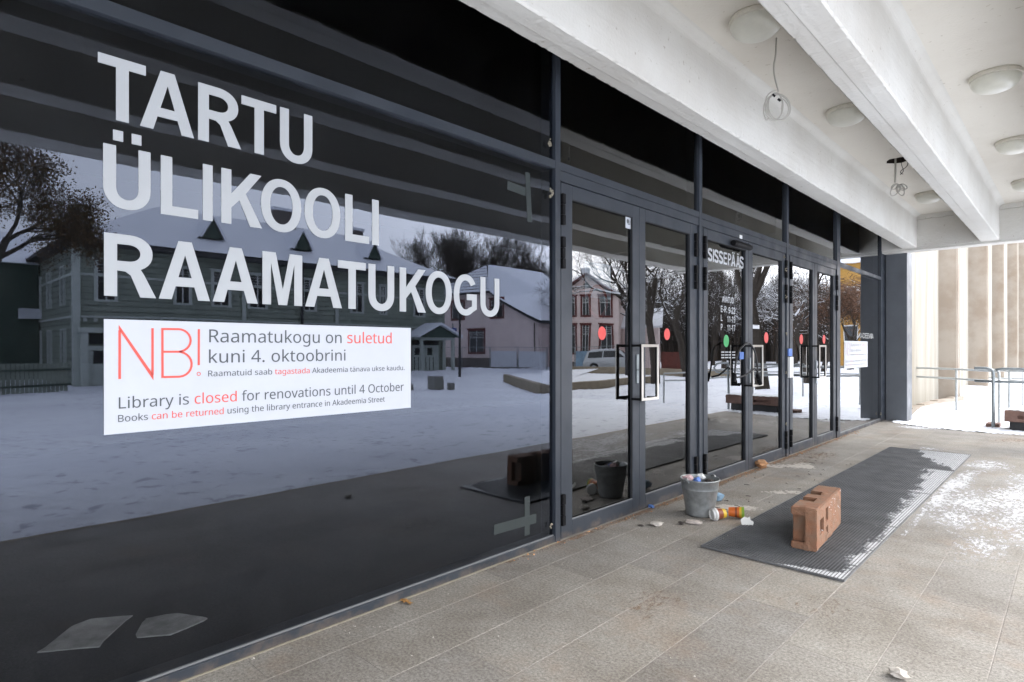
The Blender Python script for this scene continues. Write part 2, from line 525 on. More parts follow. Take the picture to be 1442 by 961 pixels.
class MB:
    def __init__(s):
        s.v, s.f, s.m = [], [], []
        s.T = None
    def add(s, vs, fs, mi=0):
        k = len(s.v)
        if s.T is not None:
            vs = [tuple(s.T @ Vector(p)) for p in vs]
        s.v += [tuple(p) for p in vs]
        s.f += [tuple(k + i for i in f) for f in fs]
        s.m += [mi] * len(fs)
        return s
    def box(s, x0, x1, y0, y1, z0, z1, mi=0):
        vs = [(x0, y0, z0), (x1, y0, z0), (x1, y1, z0), (x0, y1, z0), (x0, y0, z1), (x1, y0, z1), (x1, y1, z1), (x0, y1, z1)]
        return s.add(vs, [(0, 3, 2, 1), (4, 5, 6, 7), (0, 1, 5, 4), (1, 2, 6, 5), (2, 3, 7, 6), (3, 0, 4, 7)], mi)
    def quad(s, a, b, c, d, mi=0):
        return s.add([a, b, c, d], [(0, 1, 2, 3)], mi)
    def prism(s, poly, axis, a, b, mi=0):
        """poly of 2-D points swept from a to b along axis 'x','y' or 'z'"""
        n = len(poly)
        def P(p, h):
            return {'x': (h, p[0], p[1]), 'y': (p[0], h, p[1]), 'z': (p[0], p[1], h)}[axis]
        vs = [P(p, a) for p in poly] + [P(p, b) for p in poly]
        fs = [tuple(range(n - 1, -1, -1)), tuple(range(n, 2 * n))]
        fs += [(i, (i + 1) % n, n + (i + 1) % n, n + i) for i in range(n)]
        return s.add(vs, fs, mi)
    def tube(s, path, r, n=6, mi=0, cap=True, closed=False):
        P = [Vector(p) for p in path]
        m = len(P)
        rr = r if isinstance(r, (list, tuple)) else [r] * m
        vs = []
        up = Vector((0, 0, 1))
        prev = None
        for i, p in enumerate(P):
            if closed:
                t = (P[(i + 1) % m] - P[i - 1])
            else:
                t = P[min(i + 1, m - 1)] - P[max(i - 1, 0)]
            if t.length < 1e-9:
                t = Vector((0, 0, 1))
            t.normalize()
            if prev is None:
                a = t.cross(up)
                if a.length < 0.05:
                    a = t.cross(Vector((1, 0, 0)))
            else:
                a = prev - t * prev.dot(t)
                if a.length < 1e-6:
                    a = t.orthogonal()
            a.normalize()
            prev = a
            b = t.cross(a)
            for j in range(n):
                an = 2 * math.pi * j / n
                vs.append(p + (a * math.cos(an) + b * math.sin(an)) * rr[i])
        fs = []
        for i in range(m if closed else m - 1):
            i2 = (i + 1) % m
            for j in range(n):
                j2 = (j + 1) % n
                fs.append((i * n + j, i * n + j2, i2 * n + j2, i2 * n + j))
        if cap and not closed:
            fs.append(tuple(range(n - 1, -1, -1)))
            fs.append(tuple(range((m - 1) * n, m * n)))
        return s.add(vs, fs, mi)
    def lathe(s, prof, c, n=32, mi=0, axis=Vector((0, 0, 1))):
        """prof: (radius, height) pairs, about the axis through c"""
        q = Vector((0, 0, 1)).rotation_difference(axis)
        vs = []
        for r, h in prof:
            for j in range(n):
                an = 2 * math.pi * j / n
                vs.append(Vector(c) + q @ Vector((r * math.cos(an), r * math.sin(an), h)))
        fs = []
        for i in range(len(prof) - 1):
            for j in range(n):
                j2 = (j + 1) % n
                fs.append((i * n + j, i * n + j2, (i + 1) * n + j2, (i + 1) * n + j))
        return s.add(vs, fs, mi)
    def build(s, name, mats, parent=None, loc=None, smooth=False, bevel=0, seg=1):
        if isinstance(mats, str):
            mats = [mats]
        L = Vector(loc) if loc is not None else Vector((0, 0, 0))
        PL = LOC[parent.name] if parent is not None else Vector((0, 0, 0))
        if loc is None:
            L = PL.copy()
        me = bpy.data.meshes.new(name)
        me.from_pydata([tuple(Vector(p) - L) for p in s.v], [], s.f)
        for k in mats:
            me.materials.append(MATS[k])
        if len(mats) > 1:
            me.polygons.foreach_set('material_index', s.m)
        if smooth:
            me.polygons.foreach_set('use_smooth', [True] * len(me.polygons))
        me.update()
        o = bpy.data.objects.new(name, me)
        sc.collection.objects.link(o)
        if parent is not None:
            o.parent = parent
            o.location = L - PL
        else:
            o.location = L
        LOC[o.name] = L
        if bevel:
            b = o.modifiers.new('bevel', 'BEVEL')
            b.width = bevel
            b.segments = seg
            b.limit_method = 'ANGLE'
        return o

def tag(o, label=None, cat=None, group=None, kind=None):
    for k, v in (('label', label), ('category', cat), ('group', group), ('kind', kind)):
        if v:
            o[k] = v
    return o

def empty(name, loc, label, cat, group=None):
    o = bpy.data.objects.new(name, None)
    o.empty_display_size = 0.2
    o.location = loc
    sc.collection.objects.link(o)
    LOC[o.name] = Vector(loc)
    return tag(o, label, cat, group)

def copy_thing(root, loc, label=None, rotz=None):
    """a copy of a thing with its parts and their sub-parts (shared meshes)"""
    r = root.copy()
    sc.collection.objects.link(r)
    r.location = loc
    if rotz is not None:
        r.rotation_euler = (0, 0, rotz)
    LOC[r.name] = Vector(loc)
    if label:
        r['label'] = label
    for ch in root.children:
        c = ch.copy()
        sc.collection.objects.link(c)
        c.parent = r
        for g in ch.children:
            d = g.copy()
            sc.collection.objects.link(d)
            d.parent = c
    return r

def copy_part(o, parent, loc):
    c = o.copy()
    sc.collection.objects.link(c)
    c.parent = parent
    c.location = Vector(loc) - LOC[parent.name]
    LOC[c.name] = Vector(loc)
    return c

def voxels(xs, ys, zs, full):
    """solid from a non-uniform grid; full(i,j,k) -> bool"""
    nx, ny, nz = len(xs) - 1, len(ys) - 1, len(zs) - 1
    mb = MB()
    idx = {}
    def V(i, j, k):
        if (i, j, k) not in idx:
            idx[(i, j, k)] = len(mb.v)
            mb.v.append((xs[i], ys[j], zs[k]))
        return idx[(i, j, k)]
    def g(i, j, k):
        return 0 <= i < nx and 0 <= j < ny and 0 <= k < nz and full(i, j, k)
    for i in range(nx):
        for j in range(ny):
            for k in range(nz):
                if not g(i, j, k):
                    continue
                Q = []
                if not g(i - 1, j, k): Q.append([(i, j, k), (i, j, k + 1), (i, j + 1, k + 1), (i, j + 1, k)])
                if not g(i + 1, j, k): Q.append([(i + 1, j, k), (i + 1, j + 1, k), (i + 1, j + 1, k + 1), (i + 1, j, k + 1)])
                if not g(i, j - 1, k): Q.append([(i, j, k), (i + 1, j, k), (i + 1, j, k + 1), (i, j, k + 1)])
                if not g(i, j + 1, k): Q.append([(i, j + 1, k), (i, j + 1, k + 1), (i + 1, j + 1, k + 1), (i + 1, j + 1, k)])
                if not g(i, j, k - 1): Q.append([(i, j, k), (i, j + 1, k), (i + 1, j + 1, k), (i + 1, j, k)])
                if not g(i, j, k + 1): Q.append([(i, j, k + 1), (i + 1, j, k + 1), (i + 1, j + 1, k + 1), (i, j + 1, k + 1)])
                for q in Q:
                    mb.f.append(tuple(V(*p) for p in q))
                    mb.m.append(0)
    return mb

def flat_shape(name, contours, material, parent, X, depth=0.0008, offset=0.0):
    """contours of (Y, Z) points filled (even-odd) as a thin sheet standing at X"""
    cu = bpy.data.curves.new(name, 'CURVE')
    cu.dimensions = '2D'
    cu.fill_mode = 'BOTH'
    cu.extrude = depth
    cu.offset = offset
    y0 = min(p[0] for c in contours for p in c)
    z0 = min(p[1] for c in contours for p in c)
    for c in contours:
        sp = cu.splines.new('POLY')
        sp.points.add(len(c) - 1)
        for i, p in enumerate(c):
            sp.points[i].co = (p[0] - y0, p[1] - z0, 0, 1)
        sp.use_cyclic_u = True
    tmp = bpy.data.objects.new('tmp', cu)
    sc.collection.objects.link(tmp)
    bpy.context.view_layer.update()
    me = bpy.data.meshes.new_from_object(tmp.evaluated_get(bpy.context.evaluated_depsgraph_get()))
    bpy.data.objects.remove(tmp)
    me.name = name
    M = Matrix(((0, 0, 1, 0), (1, 0, 0, 0), (0, 1, 0, 0), (0, 0, 0, 1)))
    me.transform(M)
    me.materials.clear()
    me.materials.append(MATS[material])
    o = bpy.data.objects.new(name, me)
    sc.collection.objects.link(o)
    L = Vector((X, y0, z0))
    LOC[o.name] = L
    if parent is not None:
        o.parent = parent
        o.location = L - LOC[parent.name]
    else:
        o.location = L
    return o

def dec(s):
    a = [int(v) for v in s.split()]
    return list(zip(a[0::2], a[1::2]))

def text_contours(font, text, ref_cap, Y0, z0, cap, Y1=None, x0px=None):
    """text laid out from Y0; cap height in metres; squeezed to end at Y1 when given"""
    pen, cs = 0, []
    for ch in text:
        if ch == ' ':
            pen += 148 if font is SANS else 160
            continue
        adv, cons = font[ch]
        for c in cons:
            cs.append([(x + pen, y) for x, y in dec(c)])
        pen += adv
    xs = [p[0] for c in cs for p in c]
    a, b = min(xs), max(xs)
    k = cap / ref_cap
    kx = k if Y1 is None else (Y1 - Y0) / (b - a)
    return [[(Y0 + (p[0] - a) * kx, z0 + p[1] * k) for p in c] for c in cs], kx, pen


TINY = {"A":[346,["295 0 249 120 95 120 49 0 0 0 151 388 195 388 346 0","191 280 185 296 178 319 172 338 167 316 161 296 155 280 112 163 234 163"]],"V":[325,["325 387 187 0 138 0 0 387 51 387 138 139 148 108 156 80 163 54 169 81 177 109 187 140 274 387"]],"T":[301,["175 0 126 0 126 344 5 344 5 387 295 387 295 344 175 344"]],"U":[396,["347 137 345 111 339 87 330 64 318 44 301 27 281 13 257 3 228 -3 196 -5 152 -1 115 12 86 34 65 63 53 97 49 138 49 387 98 387 98 136 100 107 109 83 123 63 142 48 168 40 199 37 221 38 240 42 256 50 269 59 280 71 288 85 294 101 297 118 298 137 298 387 347 387"]],"D":[395,["362 197 360 156 352 120 338 88 320 61 297 39 269 22 237 10 201 2 160 0 53 0 53 387 172 387 209 384 243 377 273 365 299 348 321 327 339 301 352 271 360 236","311 196 309 228 303 256 294 280 281 300 264 317 244 329 221 338 194 343 165 345 101 345 101 42 154 42 202 46 241 59 272 80 293 110 307 149"]],"E":[301,["269 0 53 0 53 387 269 387 269 344 101 344 101 223 259 223 259 181 101 181 101 43 269 43"]],"R":[337,["159 387 190 385 216 381 239 375 258 365 273 353 285 338 293 320 298 300 300 277 299 257 295 240 289 225 280 213 271 202 260 193 223 173 329 0 272 0 178 160 101 160 101 0 53 0 53 387","157 345 101 345 101 201 159 201 188 203 211 209 228 220 240 234 247 252 250 275 249 290 245 304 240 315 232 324 222 332 209 337"]],"L":[284,["53 0 53 387 101 387 101 43 270 43 270 0"]],"P":[328,["155 387 201 383 238 374 265 357 285 334 296 306 300 273 292 227 286 213 277 200 267 188 253 177 237 168 219 161 197 155 173 152 146 151 101 151 101 0 53 0 53 387","151 345 101 345 101 192 140 192 163 193 184 196 202 200 216 206 228 215 238 225 244 238 248 253 250 271 247 294 239 312 226 327 207 337 182 343"]],"9":[310,["282 222 274 139 268 113 259 89 248 66 233 46 215 29 194 14 168 3 138 -3 104 -5 79 -4 55 0 55 41 78 35 103 34 127 35 148 39 165 46 181 55 194 67 205 80 214 95 221 112 226 130 233 190 230 190 210 167 180 151 138 145 117 146 98 151 80 158 64 169 51 182 41 198 33 217 29 238 27 262 29 287 34 311 43 332 54 350 69 365 86 376 105 385 127 390 151 392 169 391 186 388 202 382 217 373 231 363 244 350 255 335 264 317 272 297 277 274 281 249","151 352 130 350 111 342 96 330 84 313 77 290 74 262 76 239 82 219 92 203 107 192 125 184 148 182 165 183 180 187 193 193 205 200 215 209 223 219 229 230 232 242 233 253 228 288 213 320 187 343 176 348 164 351"]],"2":[310,["282 0 26 0 26 40 127 142 177 194 207 239 213 254 216 270 217 287 215 306 209 322 198 335 184 344 168 350 149 352 131 350 114 347 99 342 56 315 30 347 64 370 103 386 149 392 172 391 193 387 211 380 227 370 241 358 252 344 260 328 264 310 266 289 265 269 260 251 254 232 219 180 167 125 86 46 86 43 282 43"]],"1":[310,["192 0 146 0 146 270 146 297 147 317 148 337 132 322 114 307 73 274 48 306 153 387 192 387"]],"7":[310,["74 0 232 343 24 343 24 387 283 387 283 350 126 0"]],"-":[174,["22 123 22 167 153 167 153 123"]]}
SANS = {".":[145,["39 29 41 46 49 57 72 66 96 57 104 46 106 29 104 12 96 1 85 -5 72 -8 59 -5 49 1 41 12"]],"4":[310,["299 88 243 88 243 0 197 0 197 88 11 88 11 128 193 389 243 389 243 131 299 131","197 252 197 278 198 300 199 320 199 338 197 338 186 316 174 296 58 131 197 131"]],"A":[346,["295 0 249 120 95 120 49 0 0 0 151 388 195 388 346 0","191 280 185 296 178 319 172 338 167 316 161 296 155 280 112 163 234 163"]],"B":[352,["163 387 227 381 273 365 301 336 310 291 308 269 301 251 291 234 277 221 258 211 236 205 236 203 280 189 298 176 311 159 320 137 323 110 319 77 307 50 287 28 260 13 227 3 189 0 53 0 53 387","173 222 215 226 241 238 255 258 259 285 254 313 237 331 208 342 165 345 101 345 101 222","101 181 101 41 179 41 223 46 251 61 266 84 271 114 269 133 262 150 250 163 232 173 208 179 176 181"]],"L":[284,["53 0 53 387 101 387 101 43 270 43 270 0"]],"O":[423,["390 194 387 151 379 112 365 78 345 49 320 26 289 9 253 -2 212 -5 169 -2 133 9 102 26 77 50 58 78 44 113 36 152 33 194 38 250 53 298 77 338 112 368 157 387 212 393 266 387 310 368 345 338 370 299 385 250","85 194 88 149 98 110 115 79 140 56 172 42 212 37 252 42 284 56 308 79 325 110 335 149 339 194 331 259 308 309 269 340 212 350 172 345 140 331 115 309 98 278 88 239"]],"R":[337,["159 387 203 384 239 375 266 359 285 338 296 311 300 277 297 249 289 225 276 207 260 193 223 173 329 0 272 0 178 160 101 160 101 0 53 0 53 387","157 345 101 345 101 201 159 201 200 206 228 220 244 243 250 275 247 298 240 315 227 328 209 337"]],"S":[297,["272 103 268 71 255 45 235 23 207 8 173 -2 134 -5 92 -3 56 3 28 13 28 60 76 44 136 37 184 44 201 54 213 66 221 81 223 99 221 117 215 131 204 144 187 155 132 179 77 206 57 223 44 242 35 266 33 294 36 322 48 346 67 366 92 380 122 389 156 392 215 386 263 371 248 329 204 343 155 349 114 342 100 334 90 323 82 293 84 275 90 261 116 237 166 215 224 188 245 172 260 154 269 131"]],"a":[304,["156 295 202 289 235 272 254 242 260 198 260 0 225 0 216 41 214 41 188 15 158 -1 116 -5 92 -3 70 4 51 16 37 32 28 54 25 81 33 119 59 148 102 166 164 173 213 175 213 192 210 223 198 243 179 253 153 257 110 250 72 235 57 270 102 288","170 140 124 135 95 123 79 105 74 80 78 59 89 44 106 36 127 33 161 38 189 53 207 79 213 116 213 142"]],"b":[333,["94 311 93 277 91 252 94 252 108 269 128 283 153 292 184 295 232 286 271 258 295 211 303 145 300 99 288 62 271 32 246 11 217 -1 184 -5 153 -2 128 7 108 21 94 37 90 37 80 0 46 0 46 412 94 412","176 256 148 253 127 244 111 229 101 208 96 181 94 147 94 145 98 97 111 63 136 41 177 34 211 41 235 63 249 98 254 146 249 194 235 228 210 249"]],"c":[260,["163 -5 126 -1 94 10 67 30 47 59 34 97 30 144 34 192 48 231 69 260 96 280 129 292 166 296 209 291 242 280 228 241 197 250 165 254 138 251 116 242 100 226 88 205 81 177 79 144 81 112 88 85 100 64 116 48 137 39 162 36 204 41 237 53 237 10 205 -1"]],"d":[333,["149 -5 100 4 62 32 38 79 30 145 38 210 63 258 101 286 150 296 189 290 218 275 239 253 243 253 241 274 239 296 239 412 287 412 287 0 249 0 242 39 239 39 218 17 189 1","157 34 196 40 221 59 235 91 240 135 240 144 236 192 222 227 197 249 156 256 122 249 98 226 84 190 79 144 84 97 98 63 122 41"]],"e":[306,["158 296 193 292 222 280 246 260 264 234 274 202 278 165 278 136 79 136 86 93 104 61 133 42 172 35 221 40 265 55 265 14 221 -1 170 -5 131 -1 97 11 69 32 47 61 34 99 30 143 34 187 46 225 65 255 91 277 122 291","158 257 127 251 104 235 88 209 80 174 228 174 220 217 211 234 197 246 180 254"]],"f":[186,["180 254 107 254 107 0 59 0 59 254 8 254 8 276 59 292 59 309 65 357 84 390 114 408 153 414 185 411 210 405 197 367 177 373 154 375 133 371 118 359 110 339 107 309 107 290 180 290"]],"g":[333,["149 296 176 293 201 285 222 271 240 252 243 252 249 290 287 290 287 -5 284 -43 273 -74 255 -98 230 -116 198 -126 157 -130 99 -125 53 -112 53 -68 101 -85 160 -90 193 -85 219 -69 235 -43 240 -9 240 3 241 21 242 38 239 38 222 19 202 5 177 -3 150 -5 99 4 61 34 38 82 30 145 38 207 61 255 99 286","155 256 133 252 114 243 99 227 88 205 81 177 79 144 84 97 99 62 123 41 157 34 194 39 220 57 236 88 241 133 241 145 238 180 232 209 220 230 204 244 182 253"]],"h":[335,["94 291 93 270 91 250 94 250 118 275 149 290 185 295 217 292 243 284 264 270 279 250 288 223 291 189 291 0 244 0 244 186 240 217 228 238 208 251 179 256 150 253 128 243 112 228 102 208 96 182 94 150 94 0 46 0 46 412 94 412"]],"i":[140,["94 290 94 0 46 0 46 290","70 399 90 392 96 383 98 369 96 356 90 346 70 339 50 346 44 356 42 369 44 383 50 392"]],"k":[289,["93 197 92 174 91 150 93 150 103 162 116 178 128 192 220 290 276 290 159 166 284 0 227 0 126 135 93 107 93 0 46 0 46 412 93 412"]],"l":[140,["94 0 46 0 46 412 94 412"]],"m":[507,["365 296 408 289 438 271 457 238 463 189 463 0 415 0 415 187 412 217 401 238 383 251 356 256 320 250 296 231 282 201 278 160 278 0 231 0 231 187 224 225 216 239 205 248 190 254 171 256 145 253 125 243 111 229 101 208 94 151 94 0 46 0 46 290 85 290 92 251 94 251 117 276 146 291 180 296 211 293 236 284 255 269 269 247 271 247 289 269 311 284 337 293"]],"n":[335,["186 296 231 289 264 271 284 238 291 189 291 0 244 0 244 186 240 217 228 238 208 251 179 256 138 249 112 229 98 196 94 151 94 0 46 0 46 290 85 290 92 251 94 251 118 276 150 291"]],"o":[328,["298 146 296 112 289 82 277 56 262 34 242 17 219 5 193 -3 163 -5 135 -3 110 5 87 17 68 34 52 56 40 82 32 112 30 146 34 190 46 227 66 257 93 278 126 291 165 296 202 291 234 278 261 257 281 227 294 190","79 146 81 114 88 86 99 64 116 48 137 38 164 34 191 38 212 48 229 64 240 86 247 114 249 146 247 178 240 205 228 226 212 242 191 252 164 256 125 248 99 226 84 192"]],"r":[224,["181 296 199 295 216 293 210 249 194 251 178 252 146 245 119 226 100 195 94 155 94 0 46 0 46 290 85 290 90 237 93 237 115 267 145 288"]],"s":[259,["235 80 232 54 221 33 204 16 181 4 152 -3 119 -5 67 -1 28 13 28 56 70 40 120 33 152 36 173 45 185 58 189 76 183 95 162 113 118 132 69 154 52 166 38 180 30 197 28 219 35 251 58 276 92 291 137 296 186 291 229 276 213 238 174 251 133 257 107 254 89 247 77 236 73 222 80 201 104 185 148 166 195 145 212 133 225 119 233 102"]],"t":[196,["143 34 165 35 184 40 184 3 162 -3 135 -5 93 2 76 13 62 30 53 53 50 85 50 254 9 254 9 276 50 295 69 357 98 357 98 290 181 290 181 254 98 254 98 86 101 62 110 46 125 37"]],"u":[335,["289 290 289 0 250 0 243 38 241 38 217 14 185 -1 148 -5 117 -3 90 6 70 20 55 40 46 67 43 100 43 290 91 290 91 103 95 73 107 51 127 38 155 34 185 37 207 46 223 61 233 82 239 108 241 139 241 290"]],"v":[275,["110 0 0 290 51 290 113 119 122 93 131 65 136 42 138 42 144 65 154 93 163 119 224 290 275 290 165 0"]],"y":[276,["1 290 51 290 114 125 124 97 133 71 139 46 141 46 151 82 166 126 225 290 276 290 151 -40 127 -87 112 -105 93 -119 72 -127 46 -130 23 -129 6 -126 6 -88 20 -90 38 -91 67 -85 88 -67 102 -40 118 -1"]],"ä":[304,["156 295 202 289 235 272 254 242 260 198 260 0 225 0 216 41 214 41 188 15 158 -1 116 -5 92 -3 70 4 51 16 37 32 28 54 25 81 33 119 59 148 102 166 164 173 213 175 213 192 210 223 198 243 179 253 153 257 110 250 72 235 57 270 102 288","170 140 124 135 95 123 79 105 74 80 78 59 89 44 106 36 127 33 161 38 189 53 207 79 213 116 213 142","76 369 78 381 84 389 102 395 120 389 125 381 127 369 125 357 120 349 102 342 84 349 78 357","178 369 180 381 186 389 203 395 221 389 227 381 229 369 227 357 221 349 203 342 186 349 180 357"]]}

# ------------------------------------------------------------------ big condensed capitals, drawn for a cap height of 100
def arc(cx, cz, rx, rz, a0, a1, n=14, e=2.15):
    out = []
    for i in range(n + 1):
        a = math.radians(a0 + (a1 - a0) * i / n)
        c, s = math.cos(a), math.sin(a)
        out.append((cx + rx * math.copysign(abs(c) ** (2 / e), c), cz + rz * math.copysign(abs(s) ** (2 / e), s)))
    return out

def capital(ch, W, S=17.6, B=15.5):
    h = W / 2
    if ch == 'T':
        return [[(0, 84), (0, 100), (W, 100), (W, 84), (h + S / 2, 84), (h + S / 2, 0), (h - S / 2, 0), (h - S / 2, 84)]]
    if ch in 'AÄ':
        S1 = S * 1.1
        xi = lambda z: S1 + (h - S1) * z / 77
        r = [[(0, 0), (h - 10.5, 100), (h + 10.5, 100), (W, 0), (W - S1, 0), (W - xi(22.5), 22.5), (xi(22.5), 22.5), (S1, 0)],
             [(xi(38), 38), (h, 77), (W - xi(38), 38)]]
        if ch == 'Ä':
            r += [[(W * .22, 107), (W * .22, 120), (W * .42, 120), (W * .42, 107)], [(W * .58, 107), (W * .58, 120), (W * .78, 120), (W * .78, 107)]]
        return r
    if ch in 'RP':
        x1 = W * .46
        rx = W * (.93 if ch == 'R' else 1.0) - x1
        o = [(0, 0), (0, 100), (x1, 100)] + arc(x1, 71, rx, 29, 85, -62 if ch == 'R' else -90, 12)
        if ch == 'R':
            o += [(W * .76, 37), (W, 0), (W - S * 1.3, 0), (W * .50, 35), (W * .40, 40.5), (S, 41.5), (S, 0)]
        else:
            o += [(S, 42), (S, 0)]
        return [o, [(S, 57), (S, 84), (x1, 84)] + arc(x1, 70.5, rx - S, 13.5, 80, -80, 10) + [(x1, 57)]]
    if ch in 'UÜ':
        r = [[(0, 100)] + arc(h, 34, h, 35.5, 180, 360, 20) + [(W, 100), (W - S, 100)] + arc(h, 34, h - S, 20, 360, 180, 16) + [(S, 100)]]
        if ch == 'Ü':
            r += [[(W * .20, 108), (W * .20, 125), (W * .41, 125), (W * .41, 108)], [(W * .59, 108), (W * .59, 125), (W * .80, 125), (W * .80, 108)]]
        return r
    if ch == 'L':
        return [[(0, 0), (0, 100), (S, 100), (S, 16), (W, 16), (W, 0)]]
    if ch == 'I':
        return [[(0, 0), (0, 100), (W, 100), (W, 0)]]
    if ch == 'E':
        return [[(0, 0), (0, 100), (W, 100), (W, 84), (S, 84), (S, 60), (W * .93, 60), (W * .93, 44.5), (S, 44.5), (S, 16), (W, 16), (W, 0)]]
    if ch == 'D':
        return [[(0, 0), (0, 100), (W * .45, 100)] + arc(W * .45, 50, W * .55, 50, 85, -85, 14) + [(W * .45, 0)], [(S, 16), (S, 84), (W * .42, 84)] + arc(W * .42, 50, W * .58 - S, 34, 80, -80, 12) + [(W * .42, 16)]]
    if ch == 'K':
        return [[(0, 0), (0, 100), (S, 100), (S, 56), (W * .70, 100), (W * .985, 100), (W * .585, 60), (W, 0), (W - S * 1.28, 0), (W * .43, 46.5), (S, 30.5), (S, 0)]]
    if ch == 'O':
        return [arc(h, 50, h, 51.5, 0, 354, 40), arc(h, 50, h - S, 36.5, 0, 350, 34)]
    if ch == 'M':
        a = S * .93
        return [[(0, 0), (0, 100), (S * 1.45, 100), (h, 30), (W - S * 1.45, 100), (W, 100), (W, 0), (W - a, 0), (W - a, 80), (h + S * .48, 0), (h - S * .48, 0), (a, 80), (a, 0)]]
    if ch == 'G':
        return [arc(h, 50, h, 51.5, 33, 308, 30) + [(W * .985, 15), (W * .985, 53), (W * .55, 53), (W * .55, 37.5), (W - S, 37.5), (W - S, 22)]
                + arc(h, 50, h - S, 36.5, 300, 38, 28)]
    if ch == 'S':
        rx = h - S / 2
        c = arc(h, 73.5, rx, 20, 12, 225, 16, 2.0) + arc(h, 27, rx, 20.5, 62, -168, 18, 2.0)
        L, R = [], []
        for i, p in enumerate(c):
            q0, q1 = c[max(i - 1, 0)], c[min(i + 1, len(c) - 1)]
            tx, tz = q1[0] - q0[0], q1[1] - q0[1]
            l = math.hypot(tx, tz) or 1
            nx, nz = -tz / l, tx / l
            k = abs(nx) * S / 2 + abs(nz) * 8.2
            L.append((p[0] + nx * k, p[1] + nz * k))
            R.append((p[0] - nx * k, p[1] - nz * k))
        return [L + R[::-1]]

# ------------------------------------------------------------------ the glass front of the library
GX = -0.028                           # glass plane
ZT = 3.54
front = empty('library_entrance', (0, 6, 0), 'long dark glass entrance front of the library with blue grey metal frames and white lettering', 'glass facade')
Yw0, Yw1 = -5.0, YX(782.5)
MUL = [(YX(782.5), YX(789.6)), (YX(985), YX(989)), (YX(1108), YX(1111)), (YX(1179), YX(1183.5)), (YX(1241), YX(1247))]

for a, b in MUL:
    MB().box(-0.13, 0.0, a, b, 0, ZT).build('mullion', 'frame_metal', front, bevel=0.002)
MB().box(-0.13, 0.0, Yw0 - .06, Yw0, 0, ZT).build('mullion', 'frame_metal', front, bevel=0.002)
spans = [(Yw0, MUL[0][0])] + [(MUL[i][1], MUL[i + 1][0]) for i in range(4)]
# rail under the upper lights
for i, (a, b) in enumerate(spans):
    MB().box(-0.12, -0.003, a, b, 2.495, 2.55).build('transom', 'frame_metal', front, bevel=0.0015)
    MB().box(-0.12, -0.004, a, b, 3.50, ZT).build('head_rail', 'frame_metal', front)
def pane(name, a, b, z0, z1, gmat, parent, x=GX):
    mb = MB()
    mb.box(x - 0.008, x, a, b, z0, z1, 1)
    mb.m[3] = 0                      # the outer (+X) face carries the reflection
    return mb.build(name, [gmat, 'glass_back'], parent)
# upper panes
for i, (a, b) in enumerate(spans):
    pane('glass_pane', a, b, 2.55, 3.50, 'glass_wide' if i == 0 else 'glass_door', front)
# fixed panes: the wide one with the name, and the narrow one at the far end
a, b = spans[0]
pane('glass_pane', a, b, 0.046, 2.495, 'glass_wide', front)
MB().box(-0.12, -0.004, a, b, 0.0, 0.044).build('bottom_rail', 'frame_metal', front, bevel=0.002)
MB().box(-0.026, -0.016, a, b, 0.0442, 0.052).build('glazing_bead', 'bead', front)
a, b = spans[4]
pane('glass_pane', a, b, 0.050, 2.495, 'glass_door', front)
MB().box(-0.12, -0.004, a, b, 0.0, 0.048).build('bottom_rail', 'frame_metal', front, bevel=0.002)
MB().box(-0.026, -0.016, a, b, 0.0482, 0.056).build('glazing_bead', 'bead', front)
# thin yellow line of sealant where the frame meets the paving
MB().box(-0.003, 0.006, Yw0, MUL[0][0], 0.0005, 0.006).build('sealant_line', 'foam', front)

hinge0 = None
def hinge(parent, Yc, z0, z1):
    global hinge0
    hgt = z1 - z0
    mb = MB()
    mb.box(-0.012, 0.016, Yc - .016, Yc + .016, z0, z0 + hgt * .32)
    mb.box(-0.012, 0.014, Yc - .014, Yc + .014, z0 + hgt * .335, z0 + hgt * .655)
    mb.box(-0.012, 0.016, Yc - .016, Yc + .016, z0 + hgt * .67, z1)
    return mb.build('hinge', 'black_plastic', parent, bevel=0.003)

def disc(name, Yc, zc, r, m, parent, X=GX - .0074, n=28):
    c = [(Yc + r * math.cos(2 * math.pi * i / n), zc + r * math.sin(2 * math.pi * i / n)) for i in range(n)]
    return flat_shape(name, [c], m, parent, X, 0.0002)

LX = -0.012                           # face of the door leaves
doors = []
def door(Ya, Yb, ga, gb, hinge_side, label):
    """one leaf: frame around a glass, hinges; returns the leaf"""
    z0, z1, g0, g1 = 0.006, 2.420, 0.112, 2.325
    mb = MB()
    x0, x1 = -0.075, LX
    mb.box(x0, x1, Ya, ga, z0, z1)
    mb.box(x0, x1, gb, Yb, z0, z1)
    mb.box(x0, x1, ga, gb, z0, g0)
    mb.box(x0, x1, ga, gb, g1, z1)
    d = mb.build('door', 'frame_metal', front, bevel=0.0025)
    d['label'] = label
    pane('glass_pane', ga, gb, g0, g1, 'glass_door', d, x=GX - .008)
    mb = MB()
    mb.box(LX - .012, LX - .004, ga, gb, g0, g0 + .007)
    mb.build('glazing_bead', 'bead', d)
    mb = MB()
    for (p, q, r, s) in ((ga, ga + .006, g0 + .007, g1), (gb - .006, gb, g0 + .007, g1), (ga + .006, gb - .006, g1 - .006, g1)):
        mb.box(LX - .014, LX - .006, p, q, r, s)
    mb.build('gasket', 'rubber', d)
    hy = Ya + .002 if hinge_side < 0 else Yb - .002
    for (p, q) in ((2.13, 2.34), (1.835, 2.05), (0.10, 0.31)):
        hinge(d, hy, p, q)
    doors.append(d)
    return d

